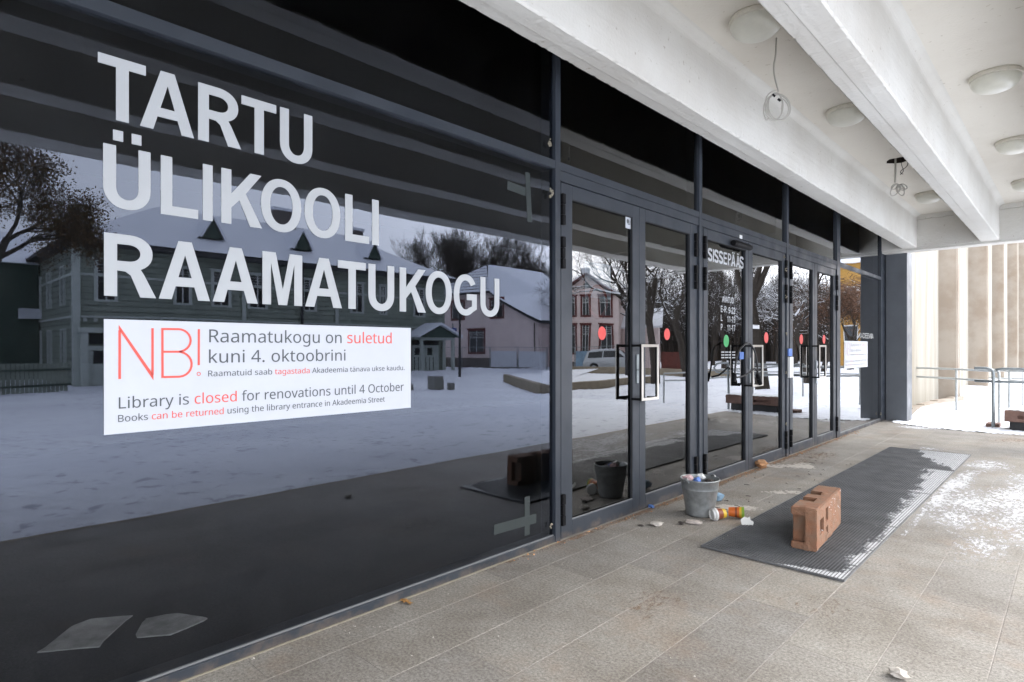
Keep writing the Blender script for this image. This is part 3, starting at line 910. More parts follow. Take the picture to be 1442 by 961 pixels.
PAIRS = [((790.4, 806, 891.3, 900.2), (900.6, 909, 972, 978.6)),
         ((991, 996.8, 1050.2, 1054), (1054.3, 1060, 1101.6, 1105.6)),
         ((1112.6, 1116.5, 1144.6, 1147.2), (1147.5, 1150.8, 1173.8, 1177.4))]
lab = [['left leaf of the nearest double door, its glass showing the pink gabled house', 'right leaf of the nearest double door'],
       ['door leaf lettered with the word entrance and the opening hours', 'door leaf with a small white sticker, chained to its neighbour'],
       ['left leaf of the farthest double door', 'right leaf of the farthest double door']]
for k, pr in enumerate(PAIRS):
    for j, (a, g, h_, b) in enumerate(pr):
        door(YX(a, LX), YX(b, LX), YX(g, LX), YX(h_, LX), -1 if j == 0 else 1, lab[k][j])
    ya, yb = MUL[k][1], MUL[k + 1][0]
    MB().box(-0.10, -0.006, ya, yb, 2.424, 2.493).build('door_head', 'frame_metal', front, bevel=0.002)
    MB().box(-0.11, -0.02, ya, YX(pr[0][0], LX) - .003, 0, 2.424).build('door_jamb', 'frame_metal', front)
    MB().box(-0.11, -0.02, YX(pr[1][3], LX) + .003, yb, 0, 2.424).build('door_jamb', 'frame_metal', front)

# pull handles: upright rectangular loops of steel bar standing off the leaves
def handle(d, pa, pb, ya, yb):
    X = 0.075
    Y0, zt = on_x(pa, ya, X)
    Y1 = YX(pb, X)
    zb = on_x(pa, yb, X)[1]
    b = .011
    mb = MB()
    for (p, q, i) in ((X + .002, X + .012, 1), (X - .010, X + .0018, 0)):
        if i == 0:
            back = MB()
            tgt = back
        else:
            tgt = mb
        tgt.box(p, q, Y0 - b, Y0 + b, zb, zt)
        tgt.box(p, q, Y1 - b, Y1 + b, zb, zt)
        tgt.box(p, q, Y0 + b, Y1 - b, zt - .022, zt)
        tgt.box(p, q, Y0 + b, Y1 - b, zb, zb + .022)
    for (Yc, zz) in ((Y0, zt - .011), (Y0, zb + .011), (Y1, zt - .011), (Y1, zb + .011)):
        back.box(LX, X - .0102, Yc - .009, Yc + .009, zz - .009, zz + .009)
    back.build('handle_stem_shaded_back', 'black_plastic', d)  # back half of the bars coloured black, so its mirror image reads shaded
    return mb.build('handle', 'steel', d, bevel=0.002, seg=2)
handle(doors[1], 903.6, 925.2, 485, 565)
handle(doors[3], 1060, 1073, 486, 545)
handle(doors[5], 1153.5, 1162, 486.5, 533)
for d, pa, py in ((doors[0], 896.8, 510), (doors[2], 1055.5, 512), (doors[4], 1148.6, 514)):     # lock cylinders
    Yc, zc = on_x(pa, py, LX)
    MB().box(LX, LX + .012, Yc - .014, Yc + .014, zc - .06, zc + .06).build('lock_plate', 'rail_galv', d, bevel=.002)
    Yc, zc = on_x(pa, py + 26 * .8, LX)
    MB().box(LX, LX + .012, Yc - .014, Yc + .014, zc - .05, zc + .05).build('lock_plate', 'rail_galv', d, bevel=.002)

# dots on the glass at eye height
for i, (px, py, r, m) in enumerate(((849, 469.5, .05, 'dot_red'), (940.5, 471, .05, 'dot_red'), (1023.8, 480.5, .062, 'dot_green'),
                                    (1080, 475.8, .062, 'dot_red'), (1129.3, 478, .062, 'dot_red'), (1161.2, 478, .062, 'dot_red'))):
    Yc, zc = on_x(px, py, GX)
    disc('dot_sticker', Yc, zc, r, m, doors[i])

# white maker's sticker at the top of the first leaf
Ya, za = on_x(881, 303, GX - .004)
Yb, zb = on_x(888.2, 323, GX - .004)
st = MB().box(GX - .006, GX - .003, Ya, Yb, zb, za).build('sticker', 'paper_white', doors[0])
cs = [arc((Ya + Yb) / 2 - .008, za - .045, .016, .018, 20, 340, 12, 2), [((Ya + Yb) / 2 + .008, za - .07), ((Ya + Yb) / 2 + .024, za - .07), ((Ya + Yb) / 2 + .024, za - .035), ((Ya + Yb) / 2 + .018, za - .035), ((Ya + Yb) / 2 + .018, za - .062), ((Ya + Yb) / 2 + .008, za - .062)],
      [((Ya + Yb) / 2 - .01, zb + .03), ((Ya + Yb) / 2 + .012, zb + .03), ((Ya + Yb) / 2 + .012, zb + .037), ((Ya + Yb) / 2 - .01, zb + .037)]]
flat_shape('sticker_print', cs, 'ink_grey', doors[0], GX - .0015, .0003)
# small white label on leaf four
Ya, za = on_x(1060.3, 457.5, GX)
Yb, zb = on_x(1069.3, 463.5, GX)
MB().box(GX - .003, GX + .001, Ya, Yb, zb, za).build('sticker', 'paper_white', doors[3])
flat_shape('sticker_print', [[(Ya + .03, zb + .035), (Yb - .05, zb + .035), (Yb - .05, zb + .045), (Ya + .03, zb + .045)]], 'ink_grey', doors[3], GX + .002, .0003)
Ya, za = on_x(1041.8, 496, GX)
Yb, zb = on_x(1047.5, 506, GX)
MB().box(GX - .003, GX + .001, Ya, Yb, zb, za).build('sticker', 'blue_print', doors[2])
# door sensor and its tiny white tag
Ya, za = on_x(1033.5, 342, .03)
Yb, zb = on_x(1057, 350.5, .03)
mb = MB()
mb.tube([(.025, Ya, za), (.025, Ya + .05, za), (.025, Yb, za)], [.028, .034, .030], 12)
mb.build('motion_sensor', 'black_plastic', front, smooth=False)
Yc, zc = on_x(1043, 334, -.002)
MB().box(-.004, .004, Yc - .03, Yc + .03, zc - .018, zc + .018).build('tag_plate', 'white_plastic', front, bevel=.001)
# intercom on the second mullion
Ya, za = on_x(1111.2, 503, .02)
Yb, zb = on_x(1115.8, 532, .02)
MB().box(.0005, .035, Ya, Yb, zb, za).build('intercom', 'white_plastic', front, bevel=.006, seg=2)
MB().box(.0005, .02, Ya, Yb, za + .01, za + .10).build('intercom_light', 'blue_print', front, bevel=.004)
# bits of packing and sealant left on the mullions
def lump(px, py, r, X=-.01, name='sealant_lump'):
    Yc, zc = on_x(px, py, X)
    mb = MB()
    for k in range(7):
        c = Vector((X + random.uniform(-.004, .01), Yc + random.uniform(-r, r) * .6, zc + random.uniform(-r, r)))
        rr = r * random.uniform(.25, .5)
        mb.lathe([(0, -rr), (rr * .8, -rr * .5), (rr, 0), (rr * .6, rr * .7), (0, rr)], c, 6, axis=Vector((random.random(), random.random(), 1)).normalized())
    return mb.build(name, 'foam', front)
for px, py, r in ((774.5, 201, .022), (775, 272, .026), (776, 741, .015), (1104.5, 361, .018), (1106.5, 380, .02), (1106.8, 418, .018), (1107, 470, .018),
                  (1107, 524, .018), (1107, 597, .02), (1240, 583, .02)):
    lump(px, py, r, X=-.006 if px < 800 else .004)

# the library's name in white capitals
LXG = GX + .0012
def row(items, base_px, base_py, top_py):
    zb = on_x(base_px, base_py, LXG)[1]
    zt = on_x(base_px, top_py, LXG)[1]
    cap = zt - zb
    for ch, p0, p1 in items:
        Y0, Y1 = YX(p0, LXG), YX(p1, LXG)
        k = cap / 100
        cs = capital(ch, (Y1 - Y0) / k)
        if ch == 'I':
            pass
        flat_shape('letter', [[(Y0 + x * k, zb + z * k) for x, z in c] for c in cs], 'vinyl', front, LXG, .0010)
row([('T', 137.8, 205.4), ('A', 197, 273), ('R', 279, 339.5), ('T', 340, 389), ('U', 394.3, 439.8)], 138, 163.3, 73.2)
row([('Ü', 145.2, 212), ('L', 226.4, 279), ('I', 285.6, 299.4), ('K', 311.6, 369), ('O', 367.5, 424), ('O', 428.8, 479), ('L', 486, 519.8), ('I', 524, 533.3)], 138, 288.5, 199.8)
row([('R', 146.5, 219.7), ('A', 223.7, 295.6), ('A', 299.6, 362.9), ('M', 369.5, 425.5), ('A', 429.8, 481.3), ('T', 475.8, 515), ('U', 518.8, 555), ('K', 562.8, 599.5),
     ('O', 599.5, 636), ('G', 639, 671.8), ('U', 676.5, 703)], 138, 416, 326.3)

# entrance lettering on the third leaf
GD = GX - .0074
p = [(96, 178), (190, 212), (218, 300), (308, 385), (397, 465), (480, 545), (545, 625), (640, 712), (708, 785)]
zt = on_x(997.0, 330 + 262 / 13.72 * 1.0, GD)[1]
zb = on_x(997.0, 330 + 508 / 13.72 * 1.0, GD)[1]
cap = zt - zb
allc = []
for ch, (q0, q1) in zip('SISSEPÄÄS', p):
    Y0, Y1 = YX(990 + q0 / 13.72, GD), YX(990 + q1 / 13.72, GD)
    k = cap / 100
    W = (Y1 - Y0) / k
    allc += [[(Y0 + x * k, zb + z * k) for x, z in c] for c in capital(ch, W, S=min(17, W * .30))]
flat_shape('entrance_word', allc, 'vinyl', doors[2], GD, .0003)
CAPT = max(y for c in TINY['E'][1] for x, y in dec(c))
def small_row(text, px0, px1, pyb, cap_, font, ref, m, parent, X):
    Y0, zb_ = on_x(px0, pyb, X)
    cs, _, _ = text_contours(font, text, ref, Y0, zb_, cap_, YX(px1, X))
    return flat_shape('lettering', cs, m, parent, X, .0002, offset=.0010)
z1c = .075
X_ = GX - .0074
small_row('AVATUD', 1017, 1033.2, 425.6, .058, TINY, CAPT, 'vinyl', doors[2], X_)
for tx, a_, b_, yb_ in (('E-R', 1015.2, 1023, 439.5), ('9-22', 1026, 1035.3, 441.2), ('L', 1015.2, 1017.3, 452), ('11-19', 1024.3, 1035.3, 453.7), ('P', 1015.2, 1017.4, 465), ('11-17', 1024.3, 1035.3, 466)):
    small_row(tx, a_, b_, yb_, .060, TINY, CAPT, 'vinyl', doors[2], X_)
# three lines of fine print under the green dot
fp = []
for k_, yy in enumerate((497, 501, 504.8)):
    for j in range(4):
        Y0, zz = on_x(1015.8 + j * 5.1, yy, X_)
        Y1 = YX(1015.8 + j * 5.1 + (4.2 if j != 2 else 3.2), X_)
        fp.append([(Y0, zz), (Y1, zz), (Y1, zz + .012), (Y0, zz + .012)])
flat_shape('fine_print', fp, 'vinyl', doors[2], X_, .0002)
# faint outline word on the far fixed pane
Y0, zb = on_x(1206.5, 476.2, GX + .002)
Y1 = YX(1230.5, GX + .002)
adv = {'A': 1.0, 'K': 1.0, 'D': 1.0, 'E': .88, 'M': 1.15, 'I': .35}
tot = sum(adv[c] for c in 'AKADEEMIA')
pen, cs = Y0, []
for ch in 'AKADEEMIA':
    wd = adv[ch] / tot * (Y1 - Y0)
    k = .085 / 100
    cs += [[(pen + x * k, zb + z * k) for x, z in c] for c in capital(ch, wd * .86 / k, S=16 if ch != 'I' else 10)]
    pen += wd
flat_shape('lettering', cs, 'pale_print', front, GX + .0006, .0002)

# ------------------------------------------------------------------ printed notices on the glass
def notice(px0, px1, X, label, grey='ink_grey', red='ink_red'):
    """white notice, its printed lines placed by the near one's layout"""
    REF0, REF1 = 146.2, 578.3
    Y0, zt = on_x(REF0, 449.5, X)
    zb_ = on_x(REF0, 613, X)[1]
    Yr1 = YX(REF1, X)
    A0, A1 = YX(px0, X), YX(px1, X)
    def mapY(Y):
        return A0 + (Y - Y0) / (Yr1 - Y0) * (A1 - A0)
    o = empty('notice', (X, A0, (zt + zb_) / 2), label, 'notice')
    MB().box(X, X + .0012, A0, A1, zb_, zt).build('panel', 'paper_white', o)
    XP = X + .0022
    def put(cs, m):
        m = grey if m == 'ink_grey' else red
        flat_shape('lettering', [[(mapY(a), b) for a, b in c] for c in cs], m, o, XP, .0003)
    def line(parts, px0_, px1_, pyb, pyt):
        Ya, zb2 = on_x(px0_, pyb, X)
        zt2 = on_x(px0_, pyt, X)[1]
        cap_ = zt2 - zb2
        full = ''.join(t for t, _ in parts)
        _, k, _ = text_contours(SANS, full, CAPH, Ya, zb2, cap_, YX(px1_, X))
        pen = Ya
        first = True
        for t, m in parts:
            # advance of this run in font units
            adv = 0
            for ch in t:
                adv += 148 if ch == ' ' else SANS[ch][0]
            cs = []
            q = 0
            for ch in t:
                if ch == ' ':
                    q += 148
                    continue
                for c in SANS[ch][1]:
                    cs.append([(pen + (x + q) * k, zb2 + y * cap_ / CAPH) for x, y in dec(c)])
                q += SANS[ch][0]
            put(cs, m)
            pen += adv * k
    line([('Raamatukogu on ', 'ink_grey'), ('suletud', 'ink_red')], 291.6, 549.5, 482.3, 464)
    line([('kuni 4. oktoobrini', 'ink_grey')], 291.6, 484.5, 511.4, 493.5)
    line([('Raamatuid saab ', 'ink_grey'), ('tagastada', 'ink_red'), (' Akadeemia tänava ukse kaudu.', 'ink_grey')], 291.6, 568.5, 530.5, 522.2)
    line([('Library is ', 'ink_grey'), ('closed', 'ink_red'), (' for renovations until 4 October', 'ink_grey')], 164.6, 567, 576, 560)
    line([('Books ', 'ink_grey'), ('can be returned', 'ink_red'), (' using the library entrance in Akadeemia Street', 'ink_grey')], 164.6, 540.8, 594.8, 585)
    # the thin red NB!
    def P(x, y):
        return on_x(x, y, X)
    def stroke(pts, wpx=.0075, closed=False):
        out = []
        q = [P(*p_) for p_ in pts]
        Lf, Rt = [], []
        for i, a_ in enumerate(q):
            b0, b1 = q[max(i - 1, 0)], q[min(i + 1, len(q) - 1)]
            tx, tz = b1[0] - b0[0], b1[1] - b0[1]
            l = math.hypot(tx, tz) or 1
            Lf.append((a_[0] - tz / l * wpx / 2, a_[1] + tx / l * wpx / 2))
            Rt.append((a_[0] + tz / l * wpx / 2, a_[1] - tx / l * wpx / 2))
        return [Lf + Rt[::-1]]
    e0, e1, e2 = 140, 440, 5.3375
    Z = lambda x, y: (e0 + x / e2, e1 + y / e2)
    w = .0082
    for s_ in ([Z(151, 135), Z(151, 502)], [Z(398, 120), Z(398, 470)]):
        put(stroke(s_, w), 'ink_red')
    put([[P(*Z(144, 94)), P(*Z(405, 470)), P(*Z(405, 512)), P(*Z(144, 128))]], 'ink_red')
    put(stroke([Z(472, 118), Z(473, 494)], w), 'ink_red')
    top = [Z(480, 126), Z(575, 127)] + [Z(590 + 94 * math.sin(math.radians(a)), 212 - 85 * math.cos(math.radians(a))) for a in range(0, 181, 15)] + [Z(480, 297)]
    put(stroke(top, w), 'ink_red')
    bot = [Z(600, 297)] + [Z(592 + 100 * math.sin(math.radians(a)), 391 - 94 * math.cos(math.radians(a))) for a in range(10, 181, 15)] + [Z(480, 487)]
    put(stroke(bot, w), 'ink_red')
    put(stroke([Z(746, 127), Z(745, 398)], w), 'ink_red')
    ring = lambda r: [P(*Z(745 + r * math.cos(a * .3927), 463 + r * math.sin(a * .3927))) for a in range(16)]
    put([ring(15), ring(10)], 'ink_red')
    return o
CAPH = max(y for c in SANS['B'][1] for x, y in dec(c))
notice(146.2, 578.3, GX + .003, 'large white closing notice with red NB under the big white letters')
notice(1188.8, 1221.6, GX + .003, 'white closing notice on the narrow far pane beside the end pillar', 'ink_faint', 'ink_faint_red')

# tape crosses stuck behind the wide pane
def tape(x0, y0, x1, y1, wid, parent):
    X = GX + .001
    a, b = on_x(x0, y0, X), on_x(x1, y1, X)
    tx, tz = b[0] - a[0], b[1] - a[1]
    l = math.hypot(tx, tz)
    nx, nz = -tz / l * wid / 2, tx / l * wid / 2
    return [(a[0] + nx, a[1] + nz), (b[0] + nx, b[1] + nz), (b[0] - nx, b[1] - nz), (a[0] - nx, a[1] - nz)]
lower = empty('tape_cross', (GX - .01, YX(742, GX), on_x(742, 727, GX)[1]), 'grey tape cross low on the wide pane beside the first mullion', 'tape')
flat_shape('strip', [tape(742.5, 699.5, 742.5, 754, .048, None)], 'tape', lower, GX + .0008, .0002)
flat_shape('strip', [tape(695.5, 746.5, 755, 730, .062, None)], 'tape', lower, GX + .0014, .0002)
upper = empty('tape_cross', (GX - .01, YX(744, GX), on_x(744, 270, GX)[1]), 'grey tape cross high on the wide pane beside the first mullion', 'tape')
flat_shape('strip', [tape(743, 243, 746, 313, .045, None)], 'tape', upper, GX + .0008, .0002)
flat_shape('strip', [tape(714.5, 261, 740, 270.5, .055, None)], 'tape', upper, GX + .0014, .0002)

# end pillar of painted sheet metal
Yp = on_z(1262, 593.2, 0)[1]
mb = MB()
mb.box(0.012, .335, Yp, Yp + .42, 0, 3.0)
pil = mb.build('end_pillar', 'pillar_metal', front, bevel=.006, seg=2)
MB().box(-.9, .011, Yp + .02, Yp + .3, 0, 3.0).build('end_wall', 'frame_metal', front)

# cable lock looped through the handles of the middle pair
cl = empty('cable_lock', (.09, YX(1062, .09), 1.1), 'black cable lock looped through the handles of the middle doors', 'lock')
XL = .098
pts = [(1067.5, 535), (1065, 515), (1062.5, 497), (1060, 488), (1056, 483.5), (1051, 483.5), (1045, 487.5), (1040.5, 494), (1038, 508), (1036, 524), (1034, 537)]
def pth(ps, X):
    return [(X + .01 * math.sin(i * 1.3), *on_x(a, b, X)) for i, (a, b) in enumerate(ps)]
def smooth_path(P, n=4):
    P = [Vector(p) for p in P]
    out = []
    for i in range(len(P) - 1):
        p0, p1, p2, p3 = P[max(i - 1, 0)], P[i], P[i + 1], P[min(i + 2, len(P) - 1)]
        for j in range(n):
            t = j / n
            out.append(0.5 * ((2 * p1) + (p2 - p0) * t + (2 * p0 - 5 * p1 + 4 * p2 - p3) * t * t + (3 * p1 - p0 - 3 * p2 + p3) * t ** 3))
    out.append(P[-1])
    return out
mb = MB().tube(smooth_path(pth(pts, XL)), .009, 8)
mb.tube(smooth_path(pth([(1066, 523), (1062, 519), (1056, 524), (1047, 530), (1038, 532)], XL)), .009, 8)
mb.build('cable', 'cable_black', cl, smooth=True)
a_ = Vector((XL, *on_x(1066.6, 527, XL))); b_ = Vector((XL, *on_x(1070.5, 541, XL)))
MB().tube([a_, a_.lerp(b_, .15), b_], [.018, .024, .024], 10).build('lock_body', 'black_plastic', cl)
a_ = Vector((XL, *on_x(1035, 527, XL))); b_ = Vector((XL, *on_x(1033, 538, XL)))
MB().tube([a_, a_.lerp(b_, .2), b_], [.014, .02, .02], 10).build('lock_end', 'black_plastic', cl)

# ------------------------------------------------------------------ the dark lobby behind the glass
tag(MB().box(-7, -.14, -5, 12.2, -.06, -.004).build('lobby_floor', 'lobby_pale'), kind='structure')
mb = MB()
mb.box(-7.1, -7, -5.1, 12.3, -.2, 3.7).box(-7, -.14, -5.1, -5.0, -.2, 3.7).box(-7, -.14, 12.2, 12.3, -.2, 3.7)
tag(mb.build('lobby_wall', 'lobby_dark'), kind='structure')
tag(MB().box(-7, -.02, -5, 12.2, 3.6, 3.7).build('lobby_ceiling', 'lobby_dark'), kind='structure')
def sheet(pts, lbl, zz=.005):
    P = []
    for px, py in pts:
        x, y = on_z(px, py, 0)
        P.append((x, y))
    Q = []
    for i in range(len(P)):
        (xa, ya), (xb, yb) = P[i], P[(i + 1) % len(P)]
        for k_ in range(6):
            t_ = k_ / 6
            n_ = .02 * noise.noise((xa + (xb - xa) * t_, ya + (yb - ya) * t_, i)) * 2 if k_ else 0
            Q.append((xa + (xb - xa) * t_ + n_, ya + (yb - ya) * t_ + n_))
    P = Q
    o = MB().prism(P, 'z', 0.0, zz).build('cardboard_sheet', 'sheet_grey', loc=(P[0][0], P[0][1], 0))
    tag(o, lbl, 'cardboard')
sheet([(52, 920), (74, 918), (140, 912), (187, 868), (128, 873), (100, 884)], 'pale cardboard sheet on the lobby floor, left one behind the wide pane')
sheet([(193, 899), (240, 895), (292, 872), (250, 865), (205, 874)], 'smaller pale cardboard sheet on the lobby floor, right one behind the wide pane')
# a column and a poster inside
X_, Y_ = on_z(735, 700, 0)
Ya, za = on_x(824, 368, -.12); Yb, zb2 = on_x(860, 422, -.12)
po = empty('poster', (-.12, Ya, za), 'pale blue poster seen behind the first door glass', 'poster')
MB().box(-.122, -.12, Ya, Yb, zb2, za).build('poster_sheet', 'banner_blue', po)
Yc, zc = on_x(842, 425, -.11)
cs = [arc(Yc, zc, .13, .13, 0, 345, 24, 2), arc(Yc, zc, .10, .10, 0, 345, 24, 2)]
o = flat_shape('ring_sign', cs, 'red_trim', None, -.11, .0006)
tag(o, 'round red ring sign behind the first door glass', 'sign')

# ------------------------------------------------------------------ canopy of white painted concrete
canopy = empty('portico_canopy', (2, 6, 3), 'white painted concrete canopy with deep beams over the entrance terrace', 'canopy')
YE = 12.03                            # near face of the far cross beam
ZB, ZC = 3.005, 3.55                  # underside of beams, ceiling
def beam(xi, xo, y0, y1, name='beam', jit=0.0028, step=0.025):
    rnd = random.Random(int(xi * 1000))
    prof = []
    # up the inner side, along the underside, up the outer side, with fillets to the ceiling
    r = .07
    arcp = [(r * (1 - math.sin(math.radians(a))), r * (1 - math.cos(math.radians(a)))) for a in (0, 12, 24, 36, 48, 60, 72, 90)]
    prof += [(xi - r - .02, ZC + .02)] + [(xi - dx, ZC - dz) for dx, dz in arcp] + [(xi, ZB + .10), (xi, ZB + .010), (xi + .010, ZB)]
    prof += [(xi + (xo - xi) * .4, ZB - .001), (xi + (xo - xi) * .42, ZB - .003), (xo - .010, ZB), (xo, ZB + .010), (xo, ZB + .10)] + [(xo + dx, ZC - dz) for dx, dz in arcp[::-1]] + [(xo + r + .02, ZC + .02)]
    n = len(prof)
    m = int((y1 - y0) / step)
    mb = MB()
    for i in range(m + 1):
        y = y0 + (y1 - y0) * i / m
        for j, (x, z) in enumerate(prof):
            dx = dz = 0
            if j in (10, 11, 14, 15):
                q = rnd.random()
                a = jit * (noise.noise((y * 9, j * .1, xi)) + .6 * noise.noise((y * 40, 3, xi))) + (rnd.uniform(.002, .007) if q > .88 else 0)
                dx = a * (1 if j < 13 else -1)
                dz = abs(a) * .7
            w_ = .003 * noise.noise((y * .8, j * .35, xi * 3))
            mb.v.append((x + dx + w_, y, z + dz + w_ * .6))
    for i in range(m):
        for j in range(n - 1):
            a = i * n + j
            mb.f.append((a, a + 1, a + n + 1, a + n))
            mb.m.append(0)
    mb.f.append(tuple(range(n)))
    mb.m.append(0)
    return mb.build(name, 'canopy_paint', canopy, smooth=False)
Y_BACK = -6.0
for xi, xo in ((.307, .524), (1.372, 1.612), (2.44, 2.69), (3.52, 3.88)):
    beam(xi, xo, Y_BACK, YE + .05)
# ceiling slab with one open lamp hole
HX, HYc, HR = .95, 8.35, .125
mb = MB()
mb.box(-.12, HX - .3, Y_BACK, 12.35, ZC, ZC + .25).box(HX + .3, 3.88, Y_BACK, 12.35, ZC, ZC + .25)
mb.box(HX - .3, HX + .3, Y_BACK, HYc - .3, ZC, ZC + .25).box(HX - .3, HX + .3, HYc + .3, 12.35, ZC, ZC + .25)
N = 24
ring = []
for k in range(N):
    a = 2 * math.pi * k / N
    c_, s_ = math.cos(a), math.sin(a)
    q = .3 / max(abs(c_), abs(s_))
    j_ = HR * (1 + .06 * math.sin(5 * a) + .04 * math.sin(9 * a + 1))
    ring.append(((HX + q * c_, HYc + q * s_), (HX + j_ * c_, HYc + j_ * s_)))
vs, fs = [], []
for (o_, i_) in ring:
    vs += [(*o_, ZC), (*i_, ZC), (*i_, ZC + .25)]
for k in range(N):
    a, b = 3 * k, 3 * ((k + 1) % N)
    fs += [(a, a + 1, b + 1, b), (a + 1, a + 2, b + 2, b + 1)]
mb.add(vs, fs)
for q_ in range(1, 2 * N, 2):
    mb.m[-2 * N + q_] = 1
mb.build('ceiling_slab', ['ceiling_paint', 'hole_shade'], canopy)
MB().box(HX - .3, HX + .3, HYc - .3, HYc + .3, ZC + .2, ZC + .23).build('hole_cap', 'hole_shade', canopy)
# far cross beam with its ledge and pale lower edge
mb = MB()
mb.box(-.05, 3.9, YE + .03, YE + .27, ZB - .003, ZC - .075)
mb.box(-.05, 3.9, YE, YE + .27, ZC - .072, ZC + .02)
mb.build('cross_beam', 'canopy_paint', canopy, bevel=.006)
MB().box(-.05, 3.9, YE + .06, YE + .33, ZB - .04, ZB - .0035).build('drip_edge', 'canopy_paint', canopy, bevel=.003)
MB().box(-.12, 3.9, Y_BACK - .3, Y_BACK, ZB - .003, ZC + .02).build('cross_beam', 'canopy_paint', canopy, bevel=.006)
MB().box(-.3, 4.0, Y_BACK - .3, 12.38, ZC + .26, ZC + .55).build('roof_snow', 'snow', canopy)
# dark columns under the third beam
for y in (10.2, 2.2 - 8.0):
    MB().box(2.47, 2.66, y, y + .42, 0, ZB).build('column', 'pillar_metal', canopy, bevel=.005)

# lamps
def lamp(loc, label):
    x, y = loc
    o = empty('ceiling_lamp', (x, y, ZC), label, 'ceiling lamp', 'round lamps on the canopy ceiling')
    MB().lathe([(0, 0), (.172, 0), (.178, -.012), (.176, -.034), (.166, -.040), (0, -.040)], (x, y, ZC), 40).build('lamp_base', 'lamp_ring', o, smooth=False)
    prof = [(.168, -.041)] + [(.168 * math.cos(a) ** .75, -.041 - .098 * math.sin(a)) for a in [math.radians(6 + 84 * i / 12) for i in range(12)]] + [(.0, -.139)]
    MB().lathe(prof, (x, y, ZC), 40).build('lamp_shade', 'lamp_glass', o, smooth=True)
    return o
l0 = lamp((.93, 4.07), 'round ceiling lamp nearest the glass front, above the hanging cable coil')
for (x, y), lb in (((.93, 6.24), 'ceiling lamp half hidden by the second beam, middle one of the row near the glass'),
                   ((.94, 10.45), 'small looking ceiling lamp farthest along the row near the glass, beyond the open hole'),
                   ((2.02, 6.28), 'large looking ceiling lamp right of the second beam, nearest of the outer row'),
                   ((2.02, 8.42), 'second ceiling lamp of the outer row, cut by the right edge of the photo'),
                   ((2.02, 10.56), 'farthest ceiling lamp of the outer row, above the far cross beam')):
    copy_thing(l0, (x, y, ZC), lb)

def coil(name, loc, drop, rx, rz, turns, label, rnd, tangle=0.0):
    x, y = loc
    o = empty(name, (x, y, ZC), label, 'cable')
    P = [(x, y, ZC + .02), (x - .004, y - .006, ZC - drop * .3), (x - .02, y, ZC - drop * .6), (x + .01, y + .01, ZC - drop)]
    MB().tube(smooth_path(P, 6), .006, 6).build('cable', 'cable_white', o, smooth=True)
    # loops hang in a plane that faces the open end
    ux, uy = CT, ST                   # across the view
    pts = []
    cz = ZC - drop - rz
    n = 26
    for k in range(int(turns * n)):
        a = math.pi / 2 + 2 * math.pi * k / n
        t = k / n
        ph = rnd.uniform(-1, 1) if k % n == 0 else ph
        sx = rx * (1 + .16 * math.sin(t * 2.3 + 1)) * (1 - .12 * (t % 2))
        sz = rz * (1 + .12 * math.cos(t * 1.9))
        off = .02 * math.sin(t * 3.1)
        u = sx * math.cos(a) + off
        q = tangle * math.sin(a * 1 + t * 4)
        pts.append((x + ux * u - uy * q, y + uy * u + ux * q, cz + sz * math.sin(a) - .02 * (t % 1.7)))
    MB().tube(smooth_path(pts, 2), .0042, 5).build('coil', 'cable_white', o, smooth=True)
    c = Vector((x, y, ZC - drop - .02))
    for d_ in (0, .04):
        MB().tube([c + Vector((ux * (-.03 + d_), uy * (-.03 + d_), -d_ * .8)), c + Vector((ux * (-.01 + d_), uy * (-.01 + d_), -.015 - d_ * .8))], .008, 6).build('tie', 'black_plastic', o)
    return o
coil('hanging_cable', (.93, 4.44), .39, .085, .095, 5, 'long white cable ending in a round coil, hanging beside the nearest lamp', random.Random(3))
rn = random.Random(8)
hc = empty('hanging_cable', (HX, HYc, ZC), 'tangle of pale wires hanging out of the open lamp hole', 'cable')
MB().tube(smooth_path([(HX - .03, HYc, ZC + .1), (HX - .03, HYc, ZC - .1), (HX - .035, HYc, ZC - .26)], 5), .011, 6).build('cable', 'cable_white', hc, smooth=True)
for k in range(2):
    s = .02 + .05 * k
    MB().tube(smooth_path([(HX + s, HYc + s, ZC + .05), (HX + s + .01, HYc + s, ZC - .06), (HX + .045 - .03 * k, HYc + .03, ZC - .13), (HX + s * .6, HYc + .03, ZC - .17)], 5), .004, 5).build('wire', 'cable_black', hc, smooth=True)
for k in range(6):
    A = rn.uniform(.05, .10)
    ang = -2.6 + k * .45
    c0 = Vector((HX - .0, HYc, ZC - .29))
    pts = []
    for i in range(17):
        t = i / 16 * 2 * math.pi
        u = A * (1 - math.cos(t)) * .8
        v = A * .45 * math.sin(t)
        du = u * math.cos(ang) - v * math.sin(ang)
        dv = u * math.sin(ang) + v * math.cos(ang)
        pts.append(c0 + Vector((CT * du, ST * du + .01 * k, dv)))
    MB().tube(pts, .0062, 5).build('wire', 'cable_white', hc, smooth=True)

